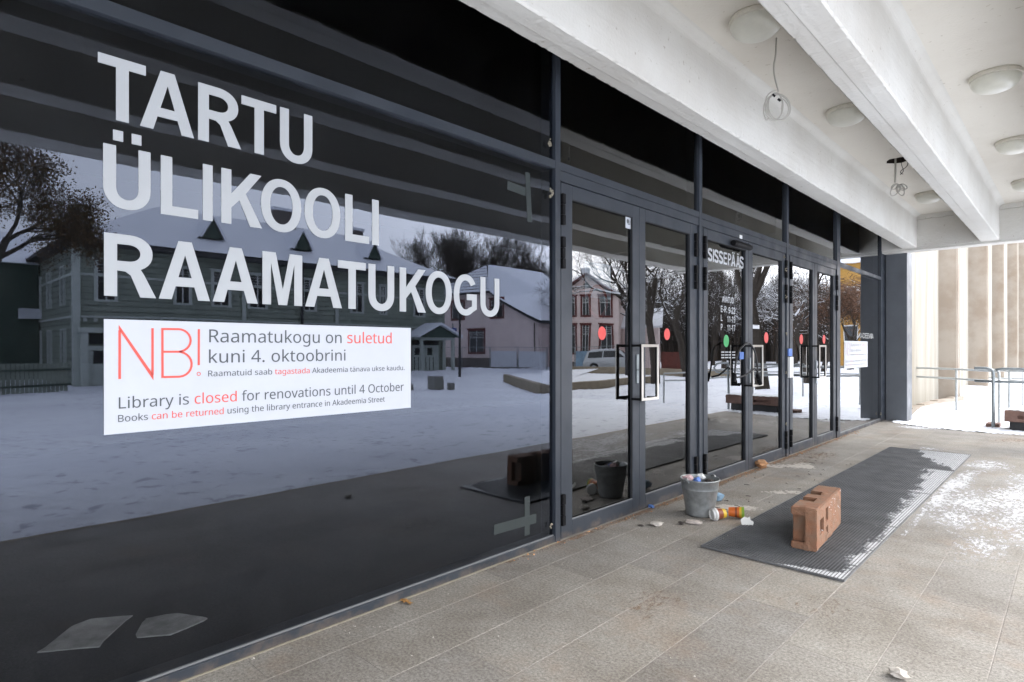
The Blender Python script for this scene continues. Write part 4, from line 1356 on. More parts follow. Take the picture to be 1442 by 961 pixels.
# ------------------------------------------------------------------ terrace paving
terr = MB().box(-.12, 2.655, -6.2, 12.32, -.5, -.0012).build('terrace_floor', 'grout')
tag(terr, kind='structure')
XJ = [.0, .22, .56, .90, 1.24, 1.58, 1.92, 2.26, 2.60]
tile_mesh = {}
rt = random.Random(5)
TL = .68
def tile(x0, x1, y0, y1):
    w_, l_ = round(x1 - x0, 3), round(y1 - y0, 3)
    j = .0012
    key = (w_, l_)
    dz = rt.uniform(-.0003, .0004)
    if key not in tile_mesh:
        mb = MB()
        a, b, c, d, e = j, w_ - j, .0007, l_ - .0007, .0012
        vs = [(a, c, -.002), (b, c, -.002), (b, d, -.002), (a, d, -.002), (a, c, -e), (b, c, -e), (b, d, -e), (a, d, -e), (a + e, c + e, 0), (b - e, c + e, 0), (b - e, d - e, 0), (a + e, d - e, 0)]
        fs = [(8, 9, 10, 11)] + [(i, (i + 1) % 4, 4 + (i + 1) % 4, 4 + i) for i in range(4)] + [(4 + i, 4 + (i + 1) % 4, 8 + (i + 1) % 4, 8 + i) for i in range(4)]
        me = bpy.data.meshes.new('tile')
        me.from_pydata(vs, [], fs)
        me.materials.append(MATS['paving_tile'])
        tile_mesh[key] = me
    o = bpy.data.objects.new('tile', tile_mesh[key])
    o.parent = terr
    o.location = (x0, y0, dz)
    sc.collection.objects.link(o)
for c in range(8):
    off = (0, .34)[c % 2]
    y = -.34 - off
    while y < 12.3:
        y1 = min(y + TL, 12.31)
        if y1 - y > .05:
            tile(XJ[c], XJ[c + 1], y, y1)
        y += TL
mb = MB().box(0.002, 2.60, -6.2, -.70, -.001, -.0002)
mb.build('paving_behind', 'paving_tile', terr)
MB().box(2.602, 2.66, -6.2, 12.315, -.42, .0005).build('edge_stone', 'stone_wall', terr, bevel=.006)

# ------------------------------------------------------------------ grating mats
MX0, MX1 = .74, 1.58
def grate(y0, y1, label, seed):
    o = empty('floor_grating', (MX0, y0, 0), label, 'door mat', 'steel gratings laid end to end on the terrace')
    MB().box(MX0 + .004, MX1 - .004, y0 + .004, y1 - .004, .0018, .0032).build('mat_backing', 'mat_rubber', o)
    mb = MB()
    t, h0, h1 = .0030, .0034, .0145
    nx, ny = 46, int((y1 - y0) / .0182)
    for i in range(nx + 1):
        x = MX0 + .003 + (MX1 - MX0 - .006) * i / nx
        e = .0015 if i in (0, nx) else 0
        mb.box(x - t / 2 - e, x + t / 2 + e, y0 + .002, y1 - .002, h0, h1 + e)
    for j in range(ny + 1):
        y = y0 + .003 + (y1 - y0 - .006) * j / ny
        e = .0015 if j in (0, ny) else 0
        mb.box(MX0 + .0035, MX1 - .0035, y - t / 2 - e, y + t / 2 + e, h0 + .0004, h1 - .0004 + e)
    g = mb.build('grating_bars', 'grating', o)
    g['kind'] = 'stuff'
    # snow lying in the cells near the open side
    mb = MB()
    for i in range(nx):
        xa = MX0 + .003 + (MX1 - MX0 - .006) * i / nx + t
        for j in range(ny):
            ya = y0 + .003 + (y1 - y0 - .006) * j / ny + t
            u = (xa - MX0) / (MX1 - MX0)
            yy = (ya - 3.64)
            edge = 1.0 - .17 - .02 * yy - .06 * max(0, yy - 1.2) + .22 * max(0, yy - 4.1)
            if yy > 4.0:
                edge = .86 - (yy - 4.0) * .62
            if yy < .10:
                edge = .35 + yy * 4
            lvl = (u - edge) * 9 + 1.1 * noise.noise((xa * 7, ya * 5, 2)) + .9 * noise.noise((xa * 30, ya * 30, 5))
            if u < .5 and yy > .08:
                lvl -= 1
            lvl += .35 * (u > .93)
            if lvl > 0:
                hh = .006 + .0075 * min(1, lvl * .6)
                dx_, dy_ = .0150, .0150
                k = len(mb.v)
                mb.add([(xa, ya, hh), (xa + dx_, ya, hh), (xa + dx_, ya + dy_, hh), (xa, ya + dy_, hh)], [(0, 1, 2, 3)])
    if mb.v:
        s_ = mb.build('snow_in_cells', 'snow_thin', o)
        s_['kind'] = 'stuff'
    return o
ys = [3.64, 4.97, 6.30, 7.63, 8.96]
lbs = ['nearest section of the steel grating mat, the hollow brick stands on it', 'second section of the steel grating mat behind the brick',
       'third section of the steel grating mat, snow along its right side', 'farthest section of the steel grating mat, half under snow']
for k in range(4):
    grate(ys[k], ys[k + 1] - .004, lbs[k], k)

# ------------------------------------------------------------------ hollow clay brick standing on the mat
A = Vector((*on_z(1150, 778.5, .015), .0152))
B = Vector((*on_z(1112.5, 772.5, .015), .0152))
C_ = Vector((*on_z(1184, 738.5, .015), .0152))
bw = (B - A).length
bl = (C_ - A).length
bl = min(bl, .80)
bh = .265
vy = (C_ - A).normalized()
vx = Vector((-vy.y, vy.x, 0))
cutsx = [0, .022, .045, bw * .45, bw * .62, bw]
L = bl
cutsy = [0, .05, .10, .20, .22, .27, .32, .33, .44, .54, L]
cutsy = [c for c in cutsy if c < L] + [L] if cutsy[-2] >= L else cutsy
cutsz = [0, .045, .09, .135, .175, .215, bh]
def full(i, j, k):
    x = (cutsx[i] + cutsx[i + 1]) / 2
    y = (cutsy[j] + cutsy[j + 1]) / 2
    z = (cutsz[k] + cutsz[k + 1]) / 2
    if x > bw * .45 and .22 < y < .32: return False        # channels open to the left and the top
    if x > bw * .45 and .44 < y < .54: return False
    if x > bw * .45 and y < .05 and .045 < z < .215: return False   # recess in the end
    if x < .045 and .10 < y < .20 and .09 < z < .175: return False   # window in the long side
    if x < .022 and .27 < y < .33 and .135 < z < .215: return False
    if x < .022 and .27 < y < .33 and .045 < z < .09: return False
    return True
mb = voxels(cutsx, cutsy, cutsz, full)
mb.v = [tuple(A + vx * v[0] + vy * v[1] + Vector((0, 0, v[2]))) for v in mb.v]
bk = mb.build('hollow_brick', 'brick_clay', loc=A)
bm = bmesh.new()
bm.from_mesh(bk.data)
bmesh.ops.bevel(bm, geom=[e for e in bm.edges if len(e.link_faces) == 2 and e.calc_face_angle(0) > .5], offset=.006, segments=2, affect='EDGES')
bmesh.ops.triangulate(bm, faces=bm.faces)
for _ in range(2):
    bmesh.ops.subdivide_edges(bm, edges=[e for e in bm.edges if e.calc_length() > .02], cuts=1)
    bmesh.ops.triangulate(bm, faces=bm.faces)
for v in bm.verts:
    p_ = v.co * 22
    a_ = noise.noise(p_) * .0022 + noise.noise(p_ * 3.1) * .0014
    ch_ = noise.noise(v.co * 9 + Vector((5, 1, 2)))
    if ch_ > .38:
        a_ -= (ch_ - .38) * .03
    v.co += v.normal * a_
bm.to_mesh(bk.data)
bm.free()
tag(bk, 'orange hollow clay block standing on its long edge on the steel grating', 'brick')
# snow crumbs on the brick's side
rr = random.Random(2)
def crumbs(name, pts, m, parent=None, kind='stuff'):
    mb = MB()
    for (p, r) in pts:
        p = Vector(p)
        q = [Vector((rr.uniform(-1, 1), rr.uniform(-1, 1), rr.uniform(-.5, .8))).normalized() * r * rr.uniform(.6, 1.2) for _ in range(4)]
        q[0].z = abs(q[0].z) + r * .3
        mb.add([p + a for a in q], [(0, 1, 2), (0, 2, 3), (0, 3, 1), (1, 3, 2)])
    o = mb.build(name, m, parent)
    if kind:
        o['kind'] = kind
    return o
pp = []
for k in range(46):
    y = .36 + rr.random() * .40
    z = rr.choice([rr.uniform(.20, .255), rr.uniform(.04, .2)])
    pp.append((A + vy * y + vx * -.001 + Vector((0, 0, z)), rr.uniform(.002, .006)))
for k in range(12):
    pp.append((A + vy * rr.uniform(.115, .19) + vx * rr.uniform(.0, .03) + Vector((0, 0, .098)), rr.uniform(.004, .008)))
crumbs('mortar_crumbs', pp, 'snow_thin', bk)

# ------------------------------------------------------------------ bucket
bx, by = on_z(984, 727.5, 0)
bx, by = bx - .02, by + .06
bo = empty('bucket', (bx, by, 0), 'galvanised steel bucket full of rubbish beside the open door leaf', 'bucket')
prof = [(0, .006), (.098, .006), (.102, 0), (.104, .012), (.118, .10), (.119, .104), (.121, .108), (.134, .20), (.1365, .203), (.138, .21), (.1365, .216), (.1385, .222), (.143, .272), (.148, .274), (.150, .280), (.147, .286), (.1435, .284), (.139, .272), (.116, .10), (.100, .02), (0, .02)]
MB().lathe(prof, (bx, by, 0), 48).build('bucket_body', 'galvanised', bo, smooth=True)
ear_dir = Vector((math.cos(-1.9), math.sin(-1.9), 0))
for s in (1, -1):
    c = Vector((bx, by, .262)) + ear_dir * .143 * s
    t = Vector((-ear_dir.y, ear_dir.x, 0))
    MB().tube([c - t * .03, c - t * .012 + Vector((0, 0, .03)), c + t * .012 + Vector((0, 0, .03)), c + t * .03], .006, 6).build('handle_lug', 'galvanised', bo)
pts = []
for i in range(15):
    a = math.pi * i / 14
    s_ = Vector((bx, by, .285)) + ear_dir * .15 * math.cos(a)
    t = Vector((-ear_dir.y, ear_dir.x, 0))
    pts.append(s_ + t * (-.13) * math.sin(a) + Vector((0, 0, -.03 * math.sin(a))))
MB().tube(pts, .0035, 6).build('bucket_handle', 'galvanised', bo, smooth=True)
# rubbish in it
def crumple(name, c, r, m, label, cat, flat=.5, seed=0, n=14, parent=None):
    rd = random.Random(seed)
    bm = bmesh.new()
    bmesh.ops.create_icosphere(bm, subdivisions=2, radius=1)
    mb = MB()
    for v in bm.verts:
        k = .62 + .55 * abs(noise.noise(v.co * 2.1 + Vector((seed * 3.1, 0, 0)))) * 1.6 + rd.uniform(-.12, .12)
        p = v.co * k
        mb.v.append((c[0] + p.x * r, c[1] + p.y * r * .8, c[2] + (p.z) * r * flat))
    zmin = min(v[2] for v in mb.v)
    mb.v = [(a, b, z - zmin + c[2]) for a, b, z in mb.v]
    mb.f = [tuple(v.index for v in f.verts) for f in bm.faces]
    mb.m = [0] * len(mb.f)
    bm.free()
    o = mb.build(name, m, parent, loc=None if parent else c)
    if parent is None:
        tag(o, label, cat)
    return o
MB().lathe([(0, .225), (.134, .222)], (bx, by, 0), 24).build('rubbish_layer', 'dark_litter', bo)
crumple('crumpled_wrapper', (bx - .075, by - .055, .255), .052, 'rag_pink', 'pink and black wrapper on top of the bucket, at its left rim', 'rubbish', .6, 1)
crumple('crumpled_wrapper', (bx - .015, by - .02, .25), .040, 'blue_print', 'blue wrapper on top of the rubbish in the bucket', 'rubbish', .6, 2)
crumple('crumpled_wrapper', (bx + .06, by + .05, .235), .05, 'dark_litter', 'black rubbish at the right inside the bucket', 'rubbish', .5, 3)
crumple('crumpled_wrapper', (bx - .02, by + .055, .25), .038, 'cup_white', 'white crumpled paper at the back rim of the bucket', 'rubbish', .9, 4)

# ------------------------------------------------------------------ two paper cups, a shard, rags, leaf, chips
def cup(c, yaw, r0, r1, length, bands, lid, label, tilt=.04):
    o = empty('paper_cup', c, label, 'paper cup')
    ax = Vector((math.cos(yaw), math.sin(yaw), tilt)).normalized()
    base = Vector((c[0], c[1], max(r0, r1)))
    n = len(bands)
    for i, m in enumerate(bands):
        a, b = i / n, (i + 1) / n
        ra, rb = r0 + (r1 - r0) * a, r0 + (r1 - r0) * b
        prof = [(ra, length * a), (rb, length * b)]
        if i == n - 1:
            prof += [(rb * .92, length * b), (rb * .9, length * b - .006), (0, length * b - .006)]
        MB().lathe(prof, base, 28, axis=ax).build('cup_band', m, o, smooth=False)
    if lid:
        MB().lathe([(r0 + .004, .010), (r0 + .0045, -.004), (r0, -.008), (r0 * .93, -.010), (r0 * .88, -.022), (r0 * .80, -.024), (r0 * .74, -.018), (0, -.018)], base, 32, axis=ax).build('cup_lid', 'cup_white', o, smooth=False)
    return o
cx_, cy_ = on_z(1006, 733, 0)
cup((cx_, cy_, 0), math.radians(56), .045, .034, .085, ['cup_brown', 'cup_brown', 'cup_yellow'], True, 'fallen paper cup with a white lid towards the viewer, beside the bucket')
cx2, cy2 = on_z(1016, 730, 0)
cup((cx2 + .03, cy2 + .06, 0), math.radians(20), .033, .044, .11, ['cup_orange', 'cup_orange', 'cup_orange', 'cup_brown', 'cup_orange', 'cup_yellow', 'cup_green'], False, 'second fallen paper cup, orange with a green rim, behind the lidded cup')
x_, y_ = on_z(1009, 707, 0)
crumple('plastic_scrap', (x_, y_ + .03, 0), .06, 'banner_blue', 'pale blue plastic scrap between bucket and cups', 'rubbish', .8, 6)
x_, y_ = on_z(1045, 742, 0)
o = MB().prism([(0, 0), (.075, -.01), (.09, .03), (.07, .045), (.075, .075), (.055, .062), (.03, .07), (.0, .045)], 'y', 0, .004)
T_ = Matrix.Translation((x_, y_, 0.002)) @ Matrix.Rotation(math.radians(40), 4, 'Z') @ Matrix.Rotation(math.radians(-48), 4, 'X')
o.v = [tuple(T_ @ Vector(v)) for v in o.v]
zm = min(v[2] for v in o.v)
o.v = [(a, b, c - zm + .001) for a, b, c in o.v]
tag(o.build('shard', 'cup_white', loc=(x_, y_, 0)), 'white broken shard standing at the left edge of the grating', 'shard')
for px, py, r, m, lb, fl, sd in ((925, 741, .055, 'plaster', 'crumpled white cement paper left of the bucket', .35, 11), (917, 716, .035, 'glove_blue', 'blue rubber glove scrap by the foot of the doors', .5, 12),
                                 (978, 737, .075, 'rag', 'pale pink rag on the paving in front of the bucket', .16, 13), (960, 739, .03, 'dark_litter', 'brown shrivelled leaf beside the pink rag', .4, 14),
                                 (1073, 660, .09, 'wood_chip', 'orange wood offcut by the foot of the middle doors', .5, 15), (1266, 955, .045, 'plaster', 'white plaster crumb at the bottom edge of the photo', .5, 16),
                                 (902, 741, .03, 'dark_litter', 'dark wet leaf left of the white paper', .15, 17)):
    x_, y_ = on_z(px, py, 0)
    crumple('litter', (x_, y_, 0.0006), r, m, lb, 'litter', fl, sd)
# oak leaf on the threshold
x_, y_ = on_z(571, 848, 0)
pl = []
for i in range(26):
    a = 2 * math.pi * i / 26
    r = .034 * (1 + .38 * math.sin(6.5 * a)) * (1.25 if abs(math.cos(a)) > .8 else .8)
    pl.append((x_ + r * math.cos(a), y_ + r * .75 * math.sin(a)))
vs = [(x_, y_, .010)] + [(p[0], p[1], .004 + .008 * random.random()) for p in pl]
mb = MB().add(vs, [(0, 1 + i, 1 + (i + 1) % 26) for i in range(26)])
tag(mb.build('dead_leaf', 'leaf_brown', loc=(x_, y_, 0)), 'single brown oak leaf at the foot of the wide glass pane', 'leaf')

# smears of dust and plaster: ragged thin sheets
def patch(name, cx, cy, rx, ry, rot, m, dens, seed, z=.0018, res=.012, parent=None, thick=.003, fx=2.2, fine=.8):
    mb = MB()
    c_, s_ = math.cos(rot), math.sin(rot)
    nx, ny = int(2 * rx / res), int(2 * ry / res)
    idx = {}
    def lv(i, j):
        u, v = -1 + 2 * i / nx, -1 + 2 * j / ny
        d = 1 - (u * u + v * v)
        x = cx + rx * u * c_ - ry * v * s_
        y = cy + rx * u * s_ + ry * v * c_
        f = d * 1.2 + dens + fx * noise.fractal((x * 3.1, y * 3.1, seed), .8, 2.1, 4) * .6 + fine * noise.noise((x * 30, y * 22, seed)) + fine * .7 * noise.noise((x * 75, y * 60, seed))
        return f, x, y, d
    def V(i, j):
        if (i, j) not in idx:
            f, x, y, d = lv(i, j)
            idx[(i, j)] = len(mb.v)
            mb.v.append((x, y, z + thick * max(0, min(1, f)) * (.5 + .5 * noise.noise((x * 40, y * 40, 1)))))
        return idx[(i, j)]
    for i in range(nx):
        for j in range(ny):
            f, x, y, d = lv(i + .5, j + .5)
            if f > 0 and d > 0:
                mb.f.append((V(i, j), V(i + 1, j), V(i + 1, j + 1), V(i, j + 1)))
                mb.m.append(0)
    if not mb.f:
        return None
    o = mb.build(name, m, parent)
    o['kind'] = 'stuff'
    return o
x_, y_ = on_z(1118, 656, 0)
patch('plaster_dust', x_, y_, .34, .20, .7, 'plaster', -.55, 3)
x_, y_ = on_z(1040, 716, 0)
patch('plaster_dust', x_, y_, .20, .11, .6, 'plaster', -.5, 4)
x_, y_ = on_z(1100, 694, 0)
patch('plaster_dust', x_, y_, .22, .10, .9, 'plaster', -1.0, 9)
# loose white crumbs all over the working area
pts = []
for k in range(900):
    u = rr.random()
    if u < .45:
        x_, y_ = rr.uniform(.05, .75), rr.gauss(5.0, 1.1)
    elif u < .7:
        x_, y_ = rr.uniform(.02, .2), rr.uniform(1, 9)
    else:
        x_, y_ = rr.uniform(.3, 2.4), rr.uniform(1.4, 8)
    if MX0 - .01 < x_ < MX1 + .01 and ys[0] < y_ < ys[-1]:
        z_ = .016
    else:
        z_ = .001
    pts.append(((x_, y_, z_), rr.choice([.002, .0025, .003, .004, .006])))
crumbs('rubble_crumbs', pts, 'plaster')
pts = []
for k in range(320):
    y_ = rr.uniform(2.6, 10.5)
    pts.append(((.004 + abs(rr.gauss(0, .035)), y_, .001), rr.choice([.003, .004, .006, .009, .014])))
crumbs('brick_crumbs', pts, 'wood_chip')
# trodden snow on the open side of the terrace: thin broken sheets
def dusting(blobs, x0, x1, y0, y1, z, res=.05, name='trodden_snow', m='snow_dusting'):
    nx, ny = int((x1 - x0) / res), int((y1 - y0) / res)
    mb = MB()
    cov = []
    for j in range(ny + 1):
        for i in range(nx + 1):
            x, y = x0 + (x1 - x0) * i / nx, y0 + (y1 - y0) * j / ny
            c = -1.2
            for (bx_, by_, rx, ry, amp) in blobs:
                q = ((x - bx_) / rx) ** 2 + ((y - by_) / ry) ** 2
                c = max(c, amp - 1.1 * q)
            cov.append(c)
            mb.v.append((x, y, z))
    for j in range(ny):
        for i in range(nx):
            a = j * (nx + 1) + i
            if max(cov[a], cov[a + 1], cov[a + nx + 1], cov[a + nx + 2]) > -.9:
                mb.f.append((a, a + 1, a + nx + 2, a + nx + 1))
                mb.m.append(0)
    o = mb.build(name, m)
    at = o.data.attributes.new('cover', 'FLOAT', 'POINT')
    at.data.foreach_set('value', cov)
    o['kind'] = 'stuff'
    return o
dusting([(1.86, 6.1, .55, 1.5, .36), (2.25, 6.6, .6, 2.6, .40), (2.05, 4.9, .38, .8, .2), (1.64, 6.4, .10, 2.4, .5), (1.80, 8.4, .35, .9, .36), (2.2, 9.6, .45, 1.0, .15), (1.70, 7.2, .16, 1.4, .45)], 1.585, 2.65, 3.6, 11.2, .0016)
dusting([(1.2, 9.25, .55, .28, .25), (.62, 11.55, .50, .36, .45), (1.35, 10.6, .5, .5, -.45)], .2, 1.6, 8.99, 11.9, .0016)
dusting([(.35, 2.2, .3, 1.1, -.5), (.5, 5.2, .35, 1.2, -.32)], .02, .735, 1.2, 7.4, .0014, name='cement_dust', m='pale_dusting')
dusting([(.0, 6.5, .10, 5.5, .75), (.2, 7.6, .45, 1.4, .15), (.35, 4.9, .4, .7, .0)], .003, .735, 2.4, 11.8, .0011, res=.03, name='clay_dust', m='clay_dusting')
dusting([(1.5, 3.2, .5, .35, .1), (.9, 2.7, .5, .5, .05), (2.0, 10.8, 1.0, .9, .1)], .3, 2.5, 1.9, 11.9, .0009, res=.06, name='clay_dust', m='clay_dusting')
tw = MB()
for k in range(34):
    x_, y_ = (rr.uniform(.15, .7), rr.uniform(4.2, 7.5))
    a_ = rr.uniform(0, 3.14)
    l_ = rr.uniform(.02, .07)
    tw.tube([(x_, y_, .003), (x_ + l_ * .5 * math.cos(a_), y_ + l_ * .5 * math.sin(a_), .006), (x_ + l_ * math.cos(a_ + .2), y_ + l_ * math.sin(a_ + .2), .003)], .0022, 4)
tw.build('twig_litter', 'dark_litter')['kind'] = 'stuff'
# snow blown over the far end
patch('drifted_snow', 1.5, 12.15, 1.35, .62, 0, 'snow', .25, 33, z=.002, thick=.03, res=.03, fx=1.4)

# ------------------------------------------------------------------ stacked slabs by the rail
sx0, sy0 = on_z(1414, 607, 0)
sb = MB().box(sx0 + .06, sx0 + 1.0, sy0 + .05, sy0 + .42, .0, .145)
tag(sb.build('stone_block', 'slab_dark', loc=(sx0 + .06, sy0 + .05, 0), bevel=.008), 'black stone block lying under the brown slab at the right edge', 'block')
cuts = voxels([sx0, sx0 + .16, sx0 + .5, sx0 + 1.08], [sy0, sy0 + .06, sy0 + .48], [.147, .20, .25, .318], lambda i, j, k: not (i == 1 and j == 0 and k == 1))
tag(cuts.build('stone_slab', 'slab_brown', loc=(sx0, sy0, .147), bevel=.008), 'red brown slab with a snowy top lying on the black block', 'slab')
patch('slab_snow', sx0 + .54, sy0 + .24, .62, .26, 0, 'snow_thin', .6, 41, z=.322, thick=.02, res=.03)
x_, y_ = on_z(1388, 602.5, 0)
tag(MB().box(x_, x_ + .17, y_, y_ + .3, 0, .07).build('stone_slab', 'slab_brown', loc=(x_, y_, 0), bevel=.006), 'small red brown slab at the foot of the near rail post', 'slab')

# ------------------------------------------------------------------ snowy ground, to the horizon
def sstep(a, b, x):
    t = max(0, min(1, (x - a) / (b - a)))
    return t * t * (3 - 2 * t)

def ground(X, Y):
    if X < 2.66 and Y < 12.325:
        return -.45
    z = -.05 - .55 * sstep(2.66, 16, X)
    if X < 2.66:
        z = -.045 + .16 * sstep(13.2, 14.2, Y) * sstep(2.2, .4, X)
    z += .035 * noise.noise((X * .5, Y * .5, 0)) * sstep(2.6, 5, X)
    if X > 2.7:
        z += .03 * noise.noise((X * 2.2, Y * 2.2, 3)) * sstep(60, 20, X)
        z += .03 * noise.noise((X * 5, Y * 5, 4)) * sstep(30, 10, X)
    # shovelled bank in front of the houses
    b = math.exp(-((X - 30.6) / .8) ** 2) * sstep(8, 12, Y) * sstep(60, 50, Y)
    z += b * (.28 + .22 * noise.noise((X * .9, Y * .7, 9)) + .12 * noise.noise((X * 3, Y * 2.2, 2)))
    return z

def axis_cuts():
    xs = [-900, -400, -150, -60, -20, -6, -1.5, -.4, .3, .9, 1.5, 2.1, 2.655, 2.665]
    x = 2.665
    while x < 16: x += .16; xs.append(x)
    while x < 45: x += .35; xs.append(x)
    d = .5
    while x < 1500: d *= 1.25; x += d; xs.append(x)
    ys_ = []
    y = -8.0
    d = .5
    while y > -1200: d *= 1.35; y -= d; ys_.append(y)
    ys_ = ys_[::-1] + [-8.0]
    y = -8.0
    while y < 12.1: y += .22; ys_.append(y)
    ys_ += [12.32, 12.33]
    y = 12.33
    while y < 50: y += .3; ys_.append(y)
    d = .5
    while y < 1500: d *= 1.22; y += d; ys_.append(y)
    return xs, ys_
gx, gy = axis_cuts()
mb = MB()
for y in gy:
    for x in gx:
        mb.v.append((x, y, ground(x, y)))
n = len(gx)
for j in range(len(gy) - 1):
    for i in range(n - 1):
        a = j * n + i
        mb.f.append((a, a + 1, a + n + 1, a + n))
        mb.m.append(0)
g = mb.build('snowy_ground', 'field_snow', smooth=True)
tag(g, kind='structure')

# ------------------------------------------------------------------ concrete wing with tall fins, seen past the end pillar
wing = empty('concrete_wing', (0, 16, 0), 'library wing of tall raw concrete fins and ribbed pale walls beyond the end pillar', 'building')
def ribbed(y0, y1, x, z0, z1):
    mb = MB()
    y = y0
    poly = [(x - .3, y0), (x, y0)]
    p = .07
    while y + p < y1:
        poly += [(x, y + .012), (x - .035, y + .020), (x - .035, y + .056), (x, y + .068)]
        y += p
    poly += [(x, y1), (x - .3, y1)]
    mb.prism(poly[::-1], 'z', z0, z1)
    return mb.build('ribbed_wall', 'wing_concrete', wing)
fins = [16.6, 23.5, 30.7, 37.9, 45.1, 52.3, 59.5]
fx = [(.20, .52), (.03, .44), (-.10, .32), (-.12, .32), (-.14, .32), (-.16, .32), (-.16, .32)]
rw0 = ribbed(12.9, fins[0], .02, -.1, 12)
for v_ in rw0.data.vertices:
    v_.co.x += .16 * max(0, (v_.co.y + LOC[rw0.name].y - 13.6) / 3.0)
for k in range(6):
    ribbed(fins[k] + .25, fins[k + 1], -.02 - .01 * k, -.1, 12)
for (y, (a, b)) in zip(fins, fx):
    mb = MB().box(-.35, b, y, y + .24, -.2, 12)
    mb.box(b - .05, b + .02, y + .02, y + .2, -.2, 12)
    mb.build('fin', 'fin_concrete', wing, bevel=.008)
    MB().box(b + .021, b + .04, y + .17, y + .24, -.2, 12).build('pale_edge', 'wing_concrete', wing)
# low curved kerb at the foot of the ribbed wall
mb = MB()
P = [(.12, 12.8), (.20, 13.6), (.26, 14.4), (.34, 15.4), (.52, 16.2), (.62, 16.9)]
for i in range(len(P) - 1):
    (a, b), (c, d) = P[i], P[i + 1]
    mb.add([(a, b, -.1), (c, d, -.1), (c, d, .12 + .02 * i), (a, b, .12 + .02 * i), (a - .14, b, -.1), (c - .14, d, -.1), (c - .14, d, .12 + .02 * i), (a - .14, b, .12 + .02 * i)],
           [(0, 1, 2, 3), (3, 2, 6, 7), (4, 7, 6, 5), (0, 3, 7, 4), (1, 5, 6, 2)])
tag(mb.build('kerb', 'fin_concrete', wing))
MB().box(-.5, 2.2, 66, 66.5, -.5, 12).build('far_wall', 'wing_concrete', wing)

# ------------------------------------------------------------------ ramp handrails
RG = 'rail_galv'
r0 = empty('handrail', (1.5, 12.3, 0), 'near grey tube handrail at the end of the terrace, dark against the snow', 'handrail', 'tube handrails of the ramp')
zU, zL = .965, .755
xp, yp = 1.515, 12.28
def rbend(p, q, r_, n=5):
    """quarter bend from vertical post up to p then along to q"""
    return []
MB().tube(smooth_path([(xp, yp, -.05), (xp, yp, .6), (xp, yp, zU - .10), (xp - .015, yp, zU - .03), (xp - .08, yp, zU), (xp - .16, yp + .01, zU + .003), (xp - .24, yp + .02, zU)], 4), .024, 10).build('post', RG, r0, smooth=True)
MB().tube([(xp - .24, yp + .02, zL), (xp + .3, yp, zL), (2.95, yp, zL), (3.06, yp, zL + .02), (3.12, yp, (zU + zL) / 2), (3.06, yp, zU - .02), (2.95, yp, zU), (xp + .12, yp, zU), (xp + .03, yp, zU - .02)], .021, 10).build('rail', RG, r0, smooth=True)
MB().tube([(2.80, yp, ground(2.8, yp) - .1), (2.80, yp, zU)], .021, 10).build('post', RG, r0, smooth=True)
r1 = empty('handrail', (.6, 14.4, 0), 'pale tube handrail running from the ribbed wall past the first fin', 'handrail', 'tube handrails of the ramp')
for z in (.885, .70):
    MB().tube([(.02, 14.75, z), (.10, 14.72, z), (.60, 14.42, z), (.68, 14.36, z), (1.40, 13.62, z)], .021, 10).build('rail', 'rail_pale', r1, smooth=True)
x1, y1 = on_z(1417, 588, 0)[0], on_z(1417, 588, 0)[1]
MB().tube(smooth_path([(1.40, 13.62, .885), (1.47, 13.5, .88), (1.50, 13.45, .82), (1.50, 13.45, .4), (1.50, 13.45, -.1)], 4), .022, 10).build('post', 'rail_pale', r1, smooth=True)
MB().tube([(.80, 14.23, .885), (.80, 14.23, -.1)], .021, 10).build('post', 'rail_pale', r1, smooth=True)
r2 = empty('handrail', (1.7, 13.6, 0), 'second tube handrail behind the near one, ending in a bent post', 'handrail', 'tube handrails of the ramp')
for z in (.885, .70):
    MB().tube([(1.60, 14.0, z), (2.2, 13.8, z), (5.2, 13.8, z - .25)], .021, 10).build('rail', 'rail_pale', r2, smooth=True)
MB().tube(smooth_path([(1.45, 14.2, .885), (1.56, 14.05, .88), (1.60, 14.0, .82), (1.60, 14.0, .4), (1.60, 14.0, -.1)], 4), .022, 10).build('post', 'rail_pale', r2, smooth=True)
for x in (2.9, 4.1, 5.2):
    MB().tube([(x, 13.8, ground(x, 13.8) - .1), (x, 13.8, .86 - .25 * (x - 2.2) / 3)], .02, 8).build('post', 'rail_pale', r2, smooth=True)
r3 = empty('handrail', (1.9, 18, 0), 'far tube handrail beyond the bent posts, low against the bright snow', 'handrail', 'tube handrails of the ramp')
for z in (.80, .60):
    MB().tube([(1.0, 17.6, z), (5.5, 17.6, z)], .02, 8).build('rail', 'rail_pale', r3, smooth=True)
for x in (1.6, 3.0, 4.4):
    MB().tube([(x, 17.6, -.15), (x, 17.6, .8)], .02, 8).build('post', 'rail_pale', r3, smooth=True)

